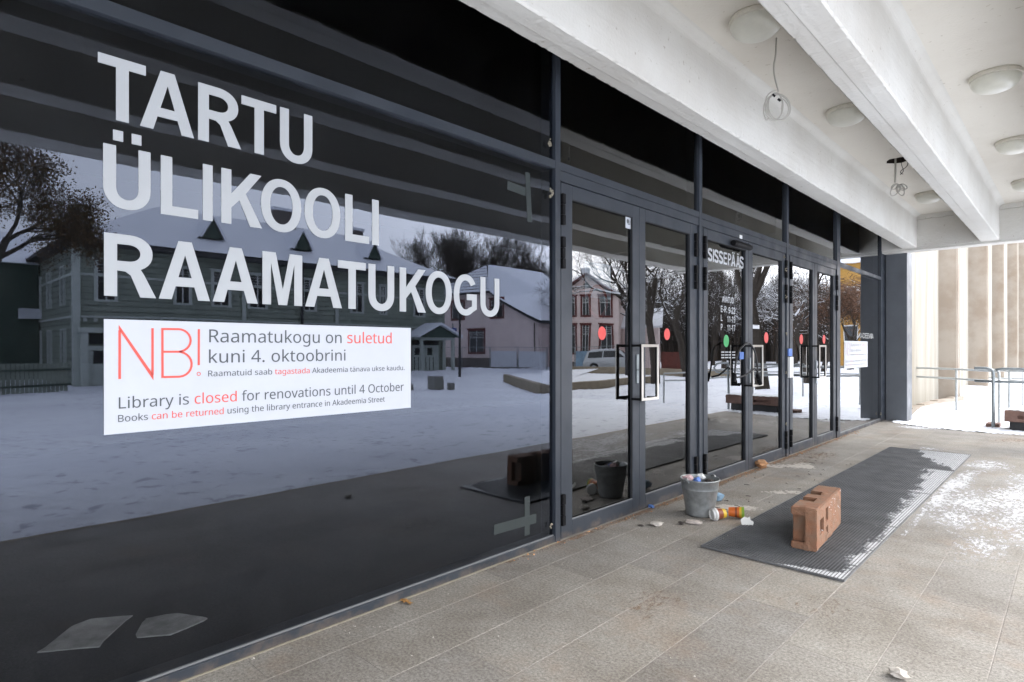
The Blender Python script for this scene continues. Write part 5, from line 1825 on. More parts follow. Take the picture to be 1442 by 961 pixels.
# ------------------------------------------------------------------ the street opposite, which the glass reflects
ZG = -.60
class House:
    def __init__(s, root, K, ang):
        """K: a corner on the ground; u runs along the wall seen, v into the house"""
        s.root = root
        s.M = Matrix.Translation((K[0], K[1], 0)) @ Matrix.Rotation(ang, 4, 'Z')
    def mb(s):
        m = MB()
        m.T = s.M
        return m
    def window(s, u0, u1, z0, z1, trim='pale_trim', rows=3, cur=True, tw=.11, v=0.0):
        m = s.mb()
        t = .07
        m.box(u0 - tw, u0, v - t, v + .05, z0 - tw, z1 + tw).box(u1, u1 + tw, v - t, v + .05, z0 - tw, z1 + tw)
        m.box(u0, u1, v - t, v + .05, z1, z1 + tw).box(u0, u1, v - t, v + .05, z0 - tw, z0)
        m.box(u0 - tw - .08, u1 + tw + .08, v - t - .06, v - t + .001, z1 + tw * .6, z1 + tw + .06)
        wn = m.build('window', trim, s.root)
        p = s.mb()
        p.box(u0, u1, v - .012, v - .002, z0, z1)
        p.build('pane', 'far_glass', wn)
        q = s.mb()
        um = (u0 + u1) / 2
        q.box(um - .03, um + .03, v - .05, v - .014, z0, z1)
        zt_ = z0 + (z1 - z0) * .68
        q.box(u0, um - .031, v - .05, v - .014, zt_ - .03, zt_ + .03).box(um + .031, u1, v - .05, v - .014, zt_ - .03, zt_ + .03)
        for (a, b) in ((u0, u0 + .05), (u1 - .05, u1)):
            q.box(a, b, v - .05, v - .014, z0, z1)
        if cur:
            for i in range(1, 4):
                zz = zt_ + (z1 - zt_) * i / 4
                q.box(u0 + .051, um - .031, v - .03, v - .014, zz - .015, zz + .015).box(um + .031, u1 - .051, v - .03, v - .014, zz - .015, zz + .015)
        q.build('sash', 'white_sash', wn)
        return wn

def fU(px, p):                       # Y where the reflection column px meets the plane p metres from the mirrored eye
    return p / math.tan(TH - math.atan((px - CX) / F))
# green timber house
P0 = 35.3
XH = P0 - D
Y0, Y1 = fU(106, P0), fU(627, P0)
gh = empty('green_timber_house', (XH, Y0, ZG), 'long green two storey timber house with snowy hip roof, reflected in the wide pane', 'house')
hs = House(gh, (XH, Y0), math.radians(90))       # u -> +Y, v -> -X ; so mirror v
hs.M = Matrix(((0, 1, 0, XH), (1, 0, 0, Y0), (0, 0, 1, 0), (0, 0, 0, 1)))   # u -> Y, v -> +X
LN, DP = Y1 - Y0, 11.5
ze = 6.45
m = hs.mb()
m.box(0, LN, 0, DP, ZG - .3, ze)
wl = m.build('wall', 'green_board', gh)
# clapboards on the two sides that show, fine relief
m = hs.mb()
z = ZG + .1
k = 0
while z < ze - .2:
    if not 2.72 < z < 3.0:
        m.box(.2, LN - .2, -.03, -.002, z, z + .015)
        m.box(-.03, -.002, .2, DP - .2, z, z + .015)
    z += .30
b_ = m.build('clapboard_lines', 'green_dark', gh)
b_['kind'] = 'stuff'
m = hs.mb()
m.box(0.2, LN, -.09, -.031, 4.86, 4.98).box(0.2, LN, -.10, -.031, 2.80, 2.9)
m.box(-.12, .18, -.12, .18, ZG, ze).box(-.09, -.031, .2, DP, 4.86, 4.98).box(-.10, -.031, .2, DP, 2.80, 2.9)
for px in (343, 474, 624):
    u = fU(px, P0) - Y0
    m.box(u - .1, u + .1, -.085, -.032, 2.91, 4.85) if px != 624 else m.box(LN - .25, LN, -.11, -.032, ZG, 2.79)
m.build('trim_boards', 'pale_trim', gh)
m = hs.mb()
u = .3
while u < LN:
    m.box(u, u + .14, -.12, -.032, 2.60, 2.78)
    u += .42
d_ = m.build('dentils', 'pale_trim', gh)
d_['kind'] = 'stuff'
m = hs.mb()
u = fU(425, P0) - Y0
m.tube([(u, -.2, ZG), (u, -.2, ze)], .09, 8)
m.build('downpipe', 'pole_dark', gh)
for a, b in ((130, 166), (243, 272), (297, 327), (347, 378), (425.5, 448), (491, 512), (533, 546), (583, 601)):
    hs.window(fU(a, P0) - Y0 + .15, fU(b, P0) - Y0 - .15, 3.72, 5.6, 'pale_trim')
for a, b in ((210, 240), (290, 318), (360, 385), (430, 452), (500, 520)):
    hs.window(fU(a, P0) - Y0 + .15, fU(b, P0) - Y0 - .15, .5, 2.2, 'pale_trim')
# side wall windows
def side_window(v0, v1, z0, z1):
    m = hs.mb()
    m.box(-.1, .0, v0 - .1, v0, z0 - .1, z1 + .1).box(-.1, .0, v1, v1 + .1, z0 - .1, z1 + .1).box(-.1, 0, v0, v1, z1, z1 + .1).box(-.1, 0, v0, v1, z0 - .1, z0)
    m.box(-.06, -.013, (v0 + v1) / 2 - .03, (v0 + v1) / 2 + .03, z0, z1)
    wn = m.build('window', 'pale_trim', gh)
    p = hs.mb(); p.box(-.012, -.002, v0, v1, z0, z1); p.build('pane', 'far_glass', wn)
for v in (2.2, 6.0, 9.2):
    side_window(v, v + .9, 3.6, 5.4)
    side_window(v, v + .9, .4, 2.2)
# left entrance with portal
u0 = .35
m = hs.mb()
m.box(u0 - .2, u0 + .1, -.35, -.032, ZG, 2.05).box(u0 + 1.7, u0 + 2.0, -.35, -.032, ZG, 2.05).box(u0 - .3, u0 + 2.1, -.45, -.032, 2.05, 2.3)
pd = m.build('portal', 'pale_trim', gh)
m = hs.mb(); m.box(u0 + .11, u0 + 1.69, -.08, -.033, ZG, 1.4); m.build('door', 'pale_trim', gh)
m = hs.mb(); m.box(u0 + .2, u0 + 1.6, -.10, -.081, 1.5, 2.0); m.box(u0 + .35, u0 + 1.45, -.10, -.081, .5, 1.15); m.build('pane', 'far_glass', gh)
# right porch
ua, ub = fU(577, P0) - Y0, fU(622, P0) - Y0
m = hs.mb()
m.box(ua, ua + .2, -1.5, -1.3, ZG, 1.9).box(ub - .2, ub, -1.5, -1.3, ZG, 1.9).box(ua, ub, -1.5, -.032, 1.9, 2.1)
pr = m.build('porch', 'pale_trim', gh)
m = hs.mb()
um = (ua + ub) / 2
m.prism([(ua - .3, 2.1), (um, 2.95), (ub + .3, 2.1)], 'y', -1.7, -.033)
m.build('porch_gable', 'green_dark', pr)
m = hs.mb()
for (a, za_, b, zb_) in ((ua - .45, 2.08, um, 3.02), (um, 3.02, ub + .45, 2.08)):
    m.prism([(a, za_), (b, zb_), (b, zb_ + .16), (a, za_ + .16)] , 'y', -1.9, -.034)
m.build('porch_snow', 'snow', pr)
m = hs.mb()
m.box(ua + .3, um - .03, -.12, -.034, ZG + .1, 1.5).box(um + .03, ub - .3, -.12, -.034, ZG + .1, 1.5)
dr = m.build('door', 'pale_trim', gh)
m = hs.mb()
for a in (ua + .45, um + .15):
    m.box(a, a + .45, -.14, -.121, .75, 1.3)
m.box(ua + .3, ub - .3, -.12, -.034, 1.52, 1.85)
m.build('pane', 'far_glass', dr)
m = hs.mb()
for k in range(6):
    a = ua + .4 + k * (ub - ua - .9) / 6
    m.box(a, a + .06, -.14, -.121, ZG + .2, .6)
m.build('door_slats', 'green_dark', dr)
# hip roof: dark eaves, snow slab, three little dormers, chimney and roof lantern
def hip(mbx, u0, u1, v0, v1, z0, z1, e, hipl):
    vm = (v0 + v1) / 2
    A_ = [(u0 - e, v0 - e, z0), (u1 + e, v0 - e, z0), (u1 + e, v1 + e, z0), (u0 - e, v1 + e, z0), (u0 + hipl, vm, z1), (u1 - hipl, vm, z1)]
    mbx.add(A_, [(0, 1, 5, 4), (1, 2, 5), (2, 3, 4, 5), (3, 0, 4), (3, 2, 1, 0)])
m = hs.mb(); m.box(-.7, LN + .7, -.7, DP + .7, ze - .12, ze); hip(m, 0, LN, 0, DP, ze + .02, 9.75, .7, 5.2)
m.build('roof', 'roof_under', gh)
m = hs.mb(); hip(m, 0, LN, 0, DP, ze + .16, 10.0, .62, 5.1)
m.build('roof_snow', 'snow', gh)
for px, py in ((291, 333), (416, 348), (515, 364)):
    u = fU(px, P0 + 2.2) - Y0
    v, zc = 2.0, ze + .16 + (2.0 + .62) / (DP / 2 + .62) * 3.5
    m = hs.mb()
    m.add([(u - .55, v - .9, zc - .35), (u + .55, v - .9, zc - .35), (u, v - .9, zc + .75), (u, v + 1.0, zc + .75), (u - .55, v + 1.0, zc - .35), (u + .55, v + 1.0, zc - .35)],
          [(0, 1, 2), (0, 2, 3, 4), (1, 5, 3, 2)])
    dm = m.build('dormer', 'green_dark', gh)
    m = hs.mb()
    m.add([(u - .75, v - 1.0, zc - .35), (u, v - 1.0, zc + .95), (u, v + 1.4, zc + .95), (u - .75, v + 1.4, zc - .35), (u + .75, v - 1.0, zc - .35), (u + .75, v + 1.4, zc - .35),
           (u - .62, v - 1.0, zc - .40), (u, v - 1.0, zc + .77), (u + .62, v - 1.0, zc - .40)], [(0, 1, 2, 3), (1, 4, 5, 2), (0, 6, 7, 1), (1, 7, 8, 4)])
    m.build('dormer_snow', 'snow', dm)
for px, w_ in ((398, 1.6), (500, .8)):
    u = fU(px, P0 + 5.7) - Y0
    m = hs.mb(); m.box(u - w_ / 2, u + w_ / 2, DP / 2 - .5, DP / 2 + .5, 9.0, 10.9 if w_ > 1 else 10.4)
    ch = m.build('chimney', 'plinth', gh)
    m = hs.mb(); m.box(u - w_ / 2 - .1, u + w_ / 2 + .1, DP / 2 - .6, DP / 2 + .6, 10.902 if w_ > 1 else 10.402, 11.1 if w_ > 1 else 10.6)
    m.build('chimney_snow', 'snow', ch)

# dark annex to the left of it, with an air unit
ax_, ay_ = XH + 9.5, Y0 - 9
an = empty('dark_annex', (ax_, ay_, ZG), 'dark house with an air unit, left of the green one at the photo edge', 'house')
MB().box(ax_, ax_ + 8, ay_ - 8, Y0 - .1, ZG, 6.2).build('wall', 'green_dark', an)
MB().prism([(ax_ - .5, 6.2), (ax_ + 8.5, 6.2), (ax_ + 4, 8.6)], 'y', ay_ - 8.5, Y0 - .1).build('roof', 'snow', an)
mx_, my_, mz_ = at_d(24, 42, 447)
MB().box(ax_ - .35, ax_ - .01, my_ - 1.0, my_ + .6, 3.0, 3.6).build('air_unit', 'banner_white', an)

# green board fence
fo = empty('green_fence', (22, 0, ZG), 'green board fence at the foot of the green house, reflected low on the left', 'fence')
pa, pb = on_z(-70, 561, ZG, True), on_z(98, 551, ZG, True)
ll = math.hypot(pb[0] - pa[0], pb[1] - pa[1])
T_ = Matrix.Translation((pa[0], pa[1], ZG)) @ Matrix.Rotation(math.atan2(pb[1] - pa[1], pb[0] - pa[0]), 4, 'Z')
nb = int(ll / .16)
me0 = None
for k in range(nb):
    mbx = MB().box(0, .13, 0, .025, 0, 1.22)
    if me0 is None:
        ob = mbx.build('board', 'green_board', fo, loc=(0, 0, 0))
        me0 = ob.data
    else:
        ob = bpy.data.objects.new('board', me0)
        sc.collection.objects.link(ob)
        ob.parent = fo
    Wm = T_ @ Matrix.Translation((k * .16, 0, random.uniform(-.02, .02)))
    ob.location = Wm.translation - LOC[fo.name]
    ob.rotation_euler = Wm.to_euler()
mbx = MB(); mbx.T = T_
mbx.box(0, ll, .03, .08, .25, .33).box(0, ll, .03, .08, .9, .98)
mbx.build('fence_rail', 'green_dark', fo)

# pink houses
K = at_d(759, 52)
Aa = at_d(605, 61)
ph = empty('pink_house', (K[0], K[1], ZG), 'pink house with red window frames and snowy half hip roof behind the lamp post', 'house')
ang = math.atan2(K[1] - Aa[1], K[0] - Aa[0])
h1 = House(ph, Aa, ang)
LW = math.hypot(K[0] - Aa[0], K[1] - Aa[1])
# which side is away from the glass?
away = h1.M.to_3x3() @ Vector((0, 1, 0))
sgn = 1 if away.x > 0 else -1
def SW(m, *a):
    return m
if sgn < 0:
    h1.M = h1.M @ Matrix.Scale(-1, 4, Vector((0, 1, 0)))
zE = 3.5
gz = 9.4
um = LW * .42
m = h1.mb()
m.prism([(0, ZG), (LW, ZG), (LW, zE), (LW * .66, zE + 2.6), (LW * .60, 6.5), (LW * .02, 6.5), (0, 6.5)], 'y', 0, 11)
m.build('wall', 'pink_plaster', ph)
m = h1.mb(); m.box(-.05, LW + .05, -.06, 0, ZG, .35); m.build('plinth', 'plinth', ph)
# roof: half hip over the gable and the long slope to the right, scalloped with tile courses
def slab(m, pts, t):
    a, b, c = Vector(pts[0]), Vector(pts[1]), Vector(pts[2])
    nn = (b - a).cross(c - a).normalized()
    if nn.z < 0: nn = -nn
    k_ = len(pts)
    vs = list(pts) + [tuple(Vector(p) + nn * t) for p in pts]
    m.add(vs, [tuple(range(k_ - 1, -1, -1)), tuple(range(k_, 2 * k_))] + [(i, (i + 1) % k_, k_ + (i + 1) % k_, k_ + i) for i in range(k_)])
ap = (um, 2.2, gz)
rp = (um, 11, gz)
m = h1.mb()
slab(m, [(-.5, -.6, 6.45), (LW * .62, -.6, 6.45), ap], .10)
slab(m, [(LW * .62, -.6, 6.45), (LW * .70, -.5, 5.7), (LW + .5, -.5, zE - .1), (LW + .5, 11.2, zE - .1), (um, 11.2, gz), ap], .12)
slab(m, [(-.5, -.6, 6.45), ap, (um, 11.2, gz), (-.5, 11.2, 6.45)], .10)
m.build('roof', 'roof_under', ph)
m = h1.mb()
slab(m, [(LW * .60, -.45, 6.75), (LW * .68, -.35, 6.0), (LW + .45, -.35, zE + .15), (LW + .45, 11, zE + .15), (um + .1, 11, gz + .15), (um + .1, 2.3, gz + .15)], .16)
m.build('roof_snow', 'snow', ph)
# snowed tile courses on the half hip
for k in range(9):
    t0 = k / 9
    t1 = (k + .72) / 9
    def L_(t, s_):
        a = Vector((-.5, -.62, 6.6)).lerp(Vector((um, 2.2, gz + .14)), t)
        b = Vector((LW * .62, -.62, 6.6)).lerp(Vector((um, 2.2, gz + .14)), t)
        return tuple(a if s_ == 0 else b)
    m = h1.mb()
    slab(m, [L_(t0, 0), L_(t0, 1), L_(t1, 1), L_(t1, 0)], .05)
    m.build('tile_course', 'snow', ph)
def ux(px):
    q = (px - CX) / F                 # column -> distance along the turned gable wall
    xa, za_, xk, zk = (605 - CX) / F * 61, 61, (759 - CX) / F * 52, 52
    t = (q * za_ - xa) / ((xk - xa) - q * (zk - za_))
    return t * LW
h1.window(ux(692), ux(710), 4.2, 5.8, 'red_trim', tw=.16)
h1.window(ux(637), ux(652), 4.2, 5.8, 'red_trim', tw=.16)
h1.window(ux(661), ux(681), .9, 2.95, 'red_trim', tw=.18)
m = h1.mb(); m.tube([(LW - .3, -.12, ZG), (LW - .3, -.12, zE)], .05, 6); m.build('downpipe', 'plinth', ph)
m = h1.mb(); m.box(LW - .9, LW - .2, 8.0, 8.8, 5.0, 9.2); m.build('chimney', 'banner_white', ph)

# pink gabled house
G0 = at_d(781, 52.5)
G1 = at_d(873, 51)
pg = empty('pink_gabled_house', (G0[0], G0[1], ZG), 'pink gabled house with six red framed windows, reflected in the first door leaf', 'house')
h2 = House(pg, G0, math.atan2(G1[1] - G0[1], G1[0] - G0[0]))
aw = h2.M.to_3x3() @ Vector((0, 1, 0))
if aw.x < 0:
    h2.M = h2.M @ Matrix.Scale(-1, 4, Vector((0, 1, 0)))
W2 = math.hypot(G1[0] - G0[0], G1[1] - G0[1])
zE2, zP2 = 5.62, 7.65
m = h2.mb()
m.prism([(0, ZG), (W2, ZG), (W2, zE2), (W2 / 2, zP2), (0, zE2)], 'y', 0, 9)
m.build('wall', 'pink_plaster', pg)
m = h2.mb()
slab(m, [(W2 / 2, -.5, zP2 + .05), (W2 + .45, -.5, zE2 - .12), (W2 + .45, 9.2, zE2 - .12), (W2 / 2, 9.2, zP2 + .05)], .12)
slab(m, [(W2 / 2, -.5, zP2 + .05), (-.45, -.5, zE2 - .12), (-.45, 9.2, zE2 - .12), (W2 / 2, 9.2, zP2 + .05)], .12)
m.build('roof', 'red_trim', pg)
m = h2.mb()
slab(m, [(W2 / 2, -.4, zP2 + .2), (W2 + .4, -.4, zE2 + .03), (W2 + .4, 9.1, zE2 + .03), (W2 / 2, 9.1, zP2 + .2)], .12)
slab(m, [(W2 / 2, -.4, zP2 + .2), (-.4, -.4, zE2 + .03), (-.4, 9.1, zE2 + .03), (W2 / 2, 9.1, zP2 + .2)], .12)
m.build('roof_snow', 'snow', pg)
ug = lambda px: (px - 781) / (873 - 781) * W2
for a, b in ((799, 811), (821.5, 831.5), (848, 863)):
    h2.window(ug(a), ug(b), 4.1, 5.75, 'red_trim', tw=.15)
    h2.window(ug(a), ug(b), .9, 3.2, 'red_trim', tw=.15)
m = h2.mb()
m.lathe([(0, 0), (.24, 0), (.24, .06), (0, .06)], (ug(826), -.005, 6.75), 20, axis=Vector((0, -1, 0)))
m.build('round_vent', 'plinth', pg)
m = h2.mb(); m.box(0, W2, -.05, 0, ZG, .1); m.build('plinth', 'plinth', pg)
# annex to its right
m = h2.mb(); m.box(W2 + .02, W2 + 3.2, 2.5, 9, ZG, 3.1)
an2 = m.build('side_wing', 'pink_plaster', pg)
m = h2.mb(); slab(m, [(W2 + .02, 1.9, 3.0), (W2 + 3.6, 1.9, 3.0), (W2 + 3.6, 7, 4.9), (W2 + .02, 7, 4.9)], .2)
m.build('wing_roof_snow', 'snow', pg)

# ochre building far down the street
oc = empty('ochre_building', (9.5, 62, ZG), 'tall ochre building with a snowy roof reflected in the narrow far pane', 'building')
MB().box(9.5, 14, 62, 84, ZG, 9.2).build('wall', 'ochre_wall', oc)
MB().prism([(9.0, 9.2), (14.5, 9.2), (13.6, 10.3), (10, 10.3)], 'y', 61.4, 84.6).build('roof_snow', 'snow', oc)
for xa_ in (10.1, 12.2):
    for z_ in (1.6, 5.2):
        wn = MB().box(xa_, xa_ + .12, 61.9, 61.998, z_, z_ + 1.7).box(xa_ + 1.1, xa_ + 1.22, 61.9, 61.998, z_, z_ + 1.7).box(xa_, xa_ + 1.22, 61.9, 61.998, z_ + 1.7, z_ + 1.82).box(xa_, xa_ + 1.22, 61.9, 61.998, z_ - .12, z_).build('window', 'white_sash', oc)
        MB().box(xa_ + .12, xa_ + 1.1, 61.96, 61.997, z_, z_ + 1.7).build('pane', 'far_glass', wn)
MB().box(9.6, 13.9, 60.6, 61.998, 6.9 - 2.3, 4.85).build('porch_snow', 'snow', oc)

# red fence, planter walls, seats, lamp post, sign, site fence, car
def wall_box(name, p, q, t, z0, z1, m, parent=None, loc=None):
    a = math.atan2(q[1] - p[1], q[0] - p[0])
    l = math.hypot(q[0] - p[0], q[1] - p[1])
    mb_ = MB()
    mb_.T = Matrix.Translation((p[0], p[1], 0)) @ Matrix.Rotation(a, 4, 'Z')
    mb_.box(0, l, -t / 2, t / 2, z0, z1)
    return mb_.build(name, m, parent, loc=loc, bevel=.01)
rf = empty('red_fence', (*at_d(935, 44), ZG), 'dark red board fence reflected behind the handle of the second leaf', 'fence')
wall_box('fence_panel', at_d(932, 44), at_d(985, 46), .08, ZG, 1.0, 'red_fence', rf)
c1 = on_z(766, 557, ZG, True); c0 = on_z(714, 538, ZG, True); c2 = on_z(925, 540, ZG, True); c3 = (c0[0], c2[1] + (c0[1] - c1[1]))
pw = empty('planter', (*c1, ZG), 'snow filled planter with low pale stone walls reflected beside the first mullion', 'planter')
wall_box('planter_wall', c0, c1, .3, ZG - .2, ZG + .45, 'stone_wall', pw)
wall_box('planter_wall', c1, c2, .3, ZG - .2, ZG + .40, 'stone_wall', pw)
m = MB().add([(*c0, ZG + .38), (*c1, ZG + .34), (*c2, ZG + .30), (c2[0] + 8, c2[1], ZG + .5), (c0[0], c0[1] + 9, ZG + .5)], [(4, 3, 2, 1, 0)])
m.build('planter_snow', 'snow', pw)
d0, d1 = at_d(800, 46), at_d(1032, 38)
pw2 = empty('stone_wall', (*d0, ZG), 'low stone wall across the snow, reflected behind the planter', 'wall')
wall_box('wall_top', d0, d1, .35, ZG - .2, ZG + .48, 'stone_wall', pw2)
def cube_seat(px0, px1, pyt, pyb, lb):
    a = on_z(px0, pyb, ZG, True)
    Z = (H - ZG) * F / (pyb - HY)
    s = (px1 - px0) / F * Z * .8
    h = (pyb - pyt) / F * Z
    o = MB()
    o.T = Matrix.Translation((a[0], a[1], ZG - .1)) @ Matrix.Rotation(-.05, 4, 'Z')
    o.box(0, s, 0, s, 0, h + .1)
    r = o.build('stone_bench', 'cube_stone', loc=(a[0], a[1], ZG), bevel=.02)
    tag(r, lb, 'seat')
    o = MB()
    o.T = Matrix.Translation((a[0], a[1], ZG - .1)) @ Matrix.Rotation(-.05, 4, 'Z')
    o.box(.02, s - .02, .02, s - .02, h + .102, h + .16)
    o.build('seat_snow', 'snow', r)
cube_seat(614, 634, 531, 550, 'tall square stone seat in the snow, reflected right of the notice')
cube_seat(635, 645, 540, 550, 'low stone cube beside the tall stone seat')
cube_seat(578, 588, 543, 551, 'low stone cube reflected at the right edge of the notice')
lx, ly = on_z(647, 531, ZG, True)
lp = empty('lamp_post', (lx, ly, ZG), 'slim dark lamp post in the snow in front of the pink house', 'lamp post')
MB().tube([(lx, ly, ZG - .1), (lx, ly, 3.5)], [.09, .06], 10).build('post', 'pole_dark', lp)
MB().lathe([(.06, 3.5), (.2, 3.6), (.22, 3.75), (.05, 3.85), (0, 3.9)], (lx, ly, 0), 12).build('lantern', 'pole_dark', lp)
sx_, sy_ = at_d(637.5, 48)
lx2, ly2 = at_d(884, 35)
lp2 = empty('lamp_post', (lx2, ly2, ZG), 'thin dark post reflected at the right edge of the first door glass', 'lamp post')
MB().tube([(lx2, ly2, ZG - .1), (lx2, ly2, 4.0)], [.10, .08], 10).build('post', 'pole_dark', lp2)
MB().tube([(lx2, ly2, 3.2), (lx2 + .1, ly2 + .4, 3.3), (lx2 + .1, ly2 + .45, 3.1)], .05, 8).build('bracket', 'pole_dark', lp2)
sg = empty('street_sign', (sx_, sy_, ZG), 'small blue sign on a red and grey post left of the lamp post', 'sign')
MB().tube([(sx_, sy_, ZG - .1), (sx_, sy_, 3.3)], .05, 8).build('post', 'rail_galv', sg)
MB().box(sx_ - .09, sx_ - .06, sy_ - .3, sy_ + .3, 2.3, 2.95).build('sign_plate', 'sign_blue', sg)
# site fence with banners
sf = empty('site_fence', (*at_d(540, 47), ZG), 'wire site fence hung with pale banners in front of the pink house', 'fence')
fa, fb = at_d(520, 46), at_d(905, 51)
fl = math.hypot(fb[0] - fa[0], fb[1] - fa[1])
TF = Matrix.Translation((fa[0], fa[1], ZG)) @ Matrix.Rotation(math.atan2(fb[1] - fa[1], fb[0] - fa[0]), 4, 'Z')
k = 0
u = 0
cols = [None, 'banner_blue', None, None, 'banner_white', 'banner_white', None, 'banner_blue', None, None, 'banner_blue']
while u < fl:
    m = MB(); m.T = TF
    m.tube([(u, 0, -.1), (u, 0, 2.0)], .03, 6).tube([(u + 2.3, 0, -.1), (u + 2.3, 0, 2.0)], .03, 6).tube([(u, 0, 1.97), (u + 2.3, 0, 1.97)], .025, 6)
    for q in range(9):
        m.tube([(u + .23 * (q + 1), 0, .1), (u + .23 * (q + 1), 0, 1.95)], .006, 3)
    fp_ = m.build('fence_panel', 'rail_galv', sf)
    c = cols[k % len(cols)]
    if c:
        m = MB(); m.T = TF
        m.box(u + .05, u + 2.25, -.05, -.035, .35, 1.65)
        m.build('banner', c, fp_)
    u += 2.4
    k += 1

# parked car behind the fence
def car(px0, Z, label):
    cx, cy = at_d(px0, Z)
    o = empty('parked_car', (cx, cy, ZG), label, 'car')
    vd = Vector((cx + D, cy, 0)).normalized()
    ang = math.atan2(vd.y, vd.x) + math.radians(90 + 8)
    TT = Matrix.Translation((cx, cy, ZG)) @ Matrix.Rotation(ang, 4, 'Z')
    body = [(-2.3, .35), (-2.32, .75), (-2.2, 1.0), (-1.95, 1.62), (-1.7, 1.70), (.35, 1.70), (.6, 1.64), (1.25, 1.12), (2.05, .98), (2.28, .80), (2.3, .35), (1.85, .35), (1.75, .62), (1.45, .74), (1.15, .62), (1.05, .35), (-.95, .35), (-1.05, .62), (-1.35, .74), (-1.65, .62), (-1.75, .35)]
    m = MB(); m.T = TT
    n = len(body)
    def yy(z):
        return .90 if z < 1.05 else .90 - (z - 1.05) * .28
    vs = [(x, -yy(z), z) for x, z in body] + [(x, yy(z), z) for x, z in body]
    fs = [tuple(range(n)), tuple(range(2 * n - 1, n - 1, -1))] + [(i, n + i, n + (i + 1) % n, (i + 1) % n) for i in range(n)]
    m.add(vs, fs)
    m.build('car_body', 'car_paint', o, bevel=.03, seg=2)
    for s in (-1, 1):
        m = MB(); m.T = TT
        for pl in ([(-1.9, 1.12), (-1.8, 1.55), (-.75, 1.6), (-.75, 1.12)], [(-.68, 1.12), (-.68, 1.6), (.3, 1.6), (.95, 1.12)]):
            vs = [(x, s * (yy(z) + .012), z) for x, z in pl]
            m.add(vs, [tuple(range(4))])
        m.build('side_window', 'far_glass', o)
    m = MB(); m.T = TT
    m.add([(.62, -.68, 1.62), (.62, .68, 1.62), (1.27, .8, 1.13), (1.27, -.8, 1.13)], [(0, 1, 2, 3)])
    m.v = [(a, b, c + .015) for a, b, c in m.v]
    m.build('windscreen', 'far_glass', o)
    for wx in (-1.35, 1.45):
        for s in (-1, 1):
            m = MB(); m.T = TT
            m.lathe([(0, -.1), (.2, -.11), (.31, -.1), (.34, -.06), (.34, .06), (.31, .1), (0, .1)], (wx, s * .82, .34), 20, axis=Vector((0, 1, 0)))
            wh = m.build('wheel', 'rubber', o)
            m = MB(); m.T = TT
            m.lathe([(0, .112 * s), (.2, .115 * s), (.21, .09 * s)], (wx, s * .82, .34), 16, axis=Vector((0, 1, 0)))
            m.build('rim', 'rail_galv', wh)
    for s in (-1, 1):
        m = MB(); m.T = TT
        m.box(2.2, 2.31, s * .55 - .18, s * .55 + .18, .72, .86)
        m.build('headlight', 'white_plastic', o)
    m = MB(); m.T = TT
    m.box(-1.7, .3, -.66, .66, 1.712, 1.76)
    m.build('roof_snow', 'snow', o)
    return o
car(866, 47, 'silver estate car parked behind the fence, reflected across the first pair of doors')

# ------------------------------------------------------------------ trees
def tree_mesh(name, seed, height, trunk_r, spread, depth, leafy=None, leafn=0, bark='bark', upright=.35, first=.25, kids=(3, 4), droop=0.0, clump=.5, tr=1.0, rmin=.006):
    rd = random.Random(seed)
    mb = MB()
    tips = []
    def br(p, d, l, r, dp):
        n = 3 if dp > 1 else 2
        pts, rs = [p.copy()], [r]
        q = p.copy()
        dd = d.copy()
        for i in range(n):
            dd = (dd + Vector((rd.uniform(-1, 1), rd.uniform(-1, 1), rd.uniform(-.6, .9))) * .17 + Vector((0, 0, upright * .22 - droop * (.3 if dp < 3 else 0)))).normalized()
            q = q + dd * l / n
            pts.append(q.copy())
            rs.append(max(rmin, r * (1 - .42 * (i + 1) / n)))
        mb.tube(pts, rs, 7 if dp > 4 else (4 if dp > 2 else 3), cap=False)
        if dp == 0:
            tips.append((q, dd))
            return
        if dp <= 2:
            tips.append((q, dd))
        nk = rd.randint(*(kids if dp > 1 else (kids[0], kids[1] + 1)))
        for k in range(nk):
            t = rd.uniform(.45 if dp < depth else .8, 1.0) if k < nk - 1 else 1.0
            idx = t * n
            i0 = min(int(idx), n - 1)
            base = pts[i0].lerp(pts[i0 + 1], idx - i0)
            ax = dd.orthogonal().normalized()
            ax.rotate(Matrix.Rotation(rd.uniform(0, 6.283), 3, dd))
            a = rd.uniform(.35, .85) * spread
            nd = (dd * math.cos(a) + ax * math.sin(a)).normalized()
            br(base, nd, (l if dp < depth else l / tr) * rd.uniform(.58, .82), max(rmin, r * rd.uniform(.42, .60)), dp - 1)
    H0 = height * first
    br(Vector((0, 0, -.3)), Vector((rd.uniform(-.05, .05), rd.uniform(-.05, .05), 1)), H0 * tr + .3, trunk_r, 1 if False else depth)
    # limbs up the main stem
    me = bpy.data.meshes.new(name)
    me.from_pydata(mb.v, [], mb.f)
    me.materials.append(MATS[bark])
    lm = None
    if leafy:
        lb = MB()
        for (q, dd) in tips:
            for _ in range(leafn):
                c = q + Vector((rd.gauss(0, clump), rd.gauss(0, clump), rd.gauss(0, clump)))
                s = rd.uniform(.03, .075)
                a = Vector((rd.uniform(-1, 1), rd.uniform(-1, 1), rd.uniform(-1, 1))).normalized() * s
                b = a.orthogonal().normalized() * s * .8
                lb.add([c - a, c + b * .6, c + a, c - b * .6], [(0, 1, 2, 3)])
        lm = bpy.data.meshes.new(name + '_leaves')
        lm.from_pydata([tuple(v) for v in lb.v], [], lb.f)
        lm.materials.append(MATS[leafy])
    return me, lm

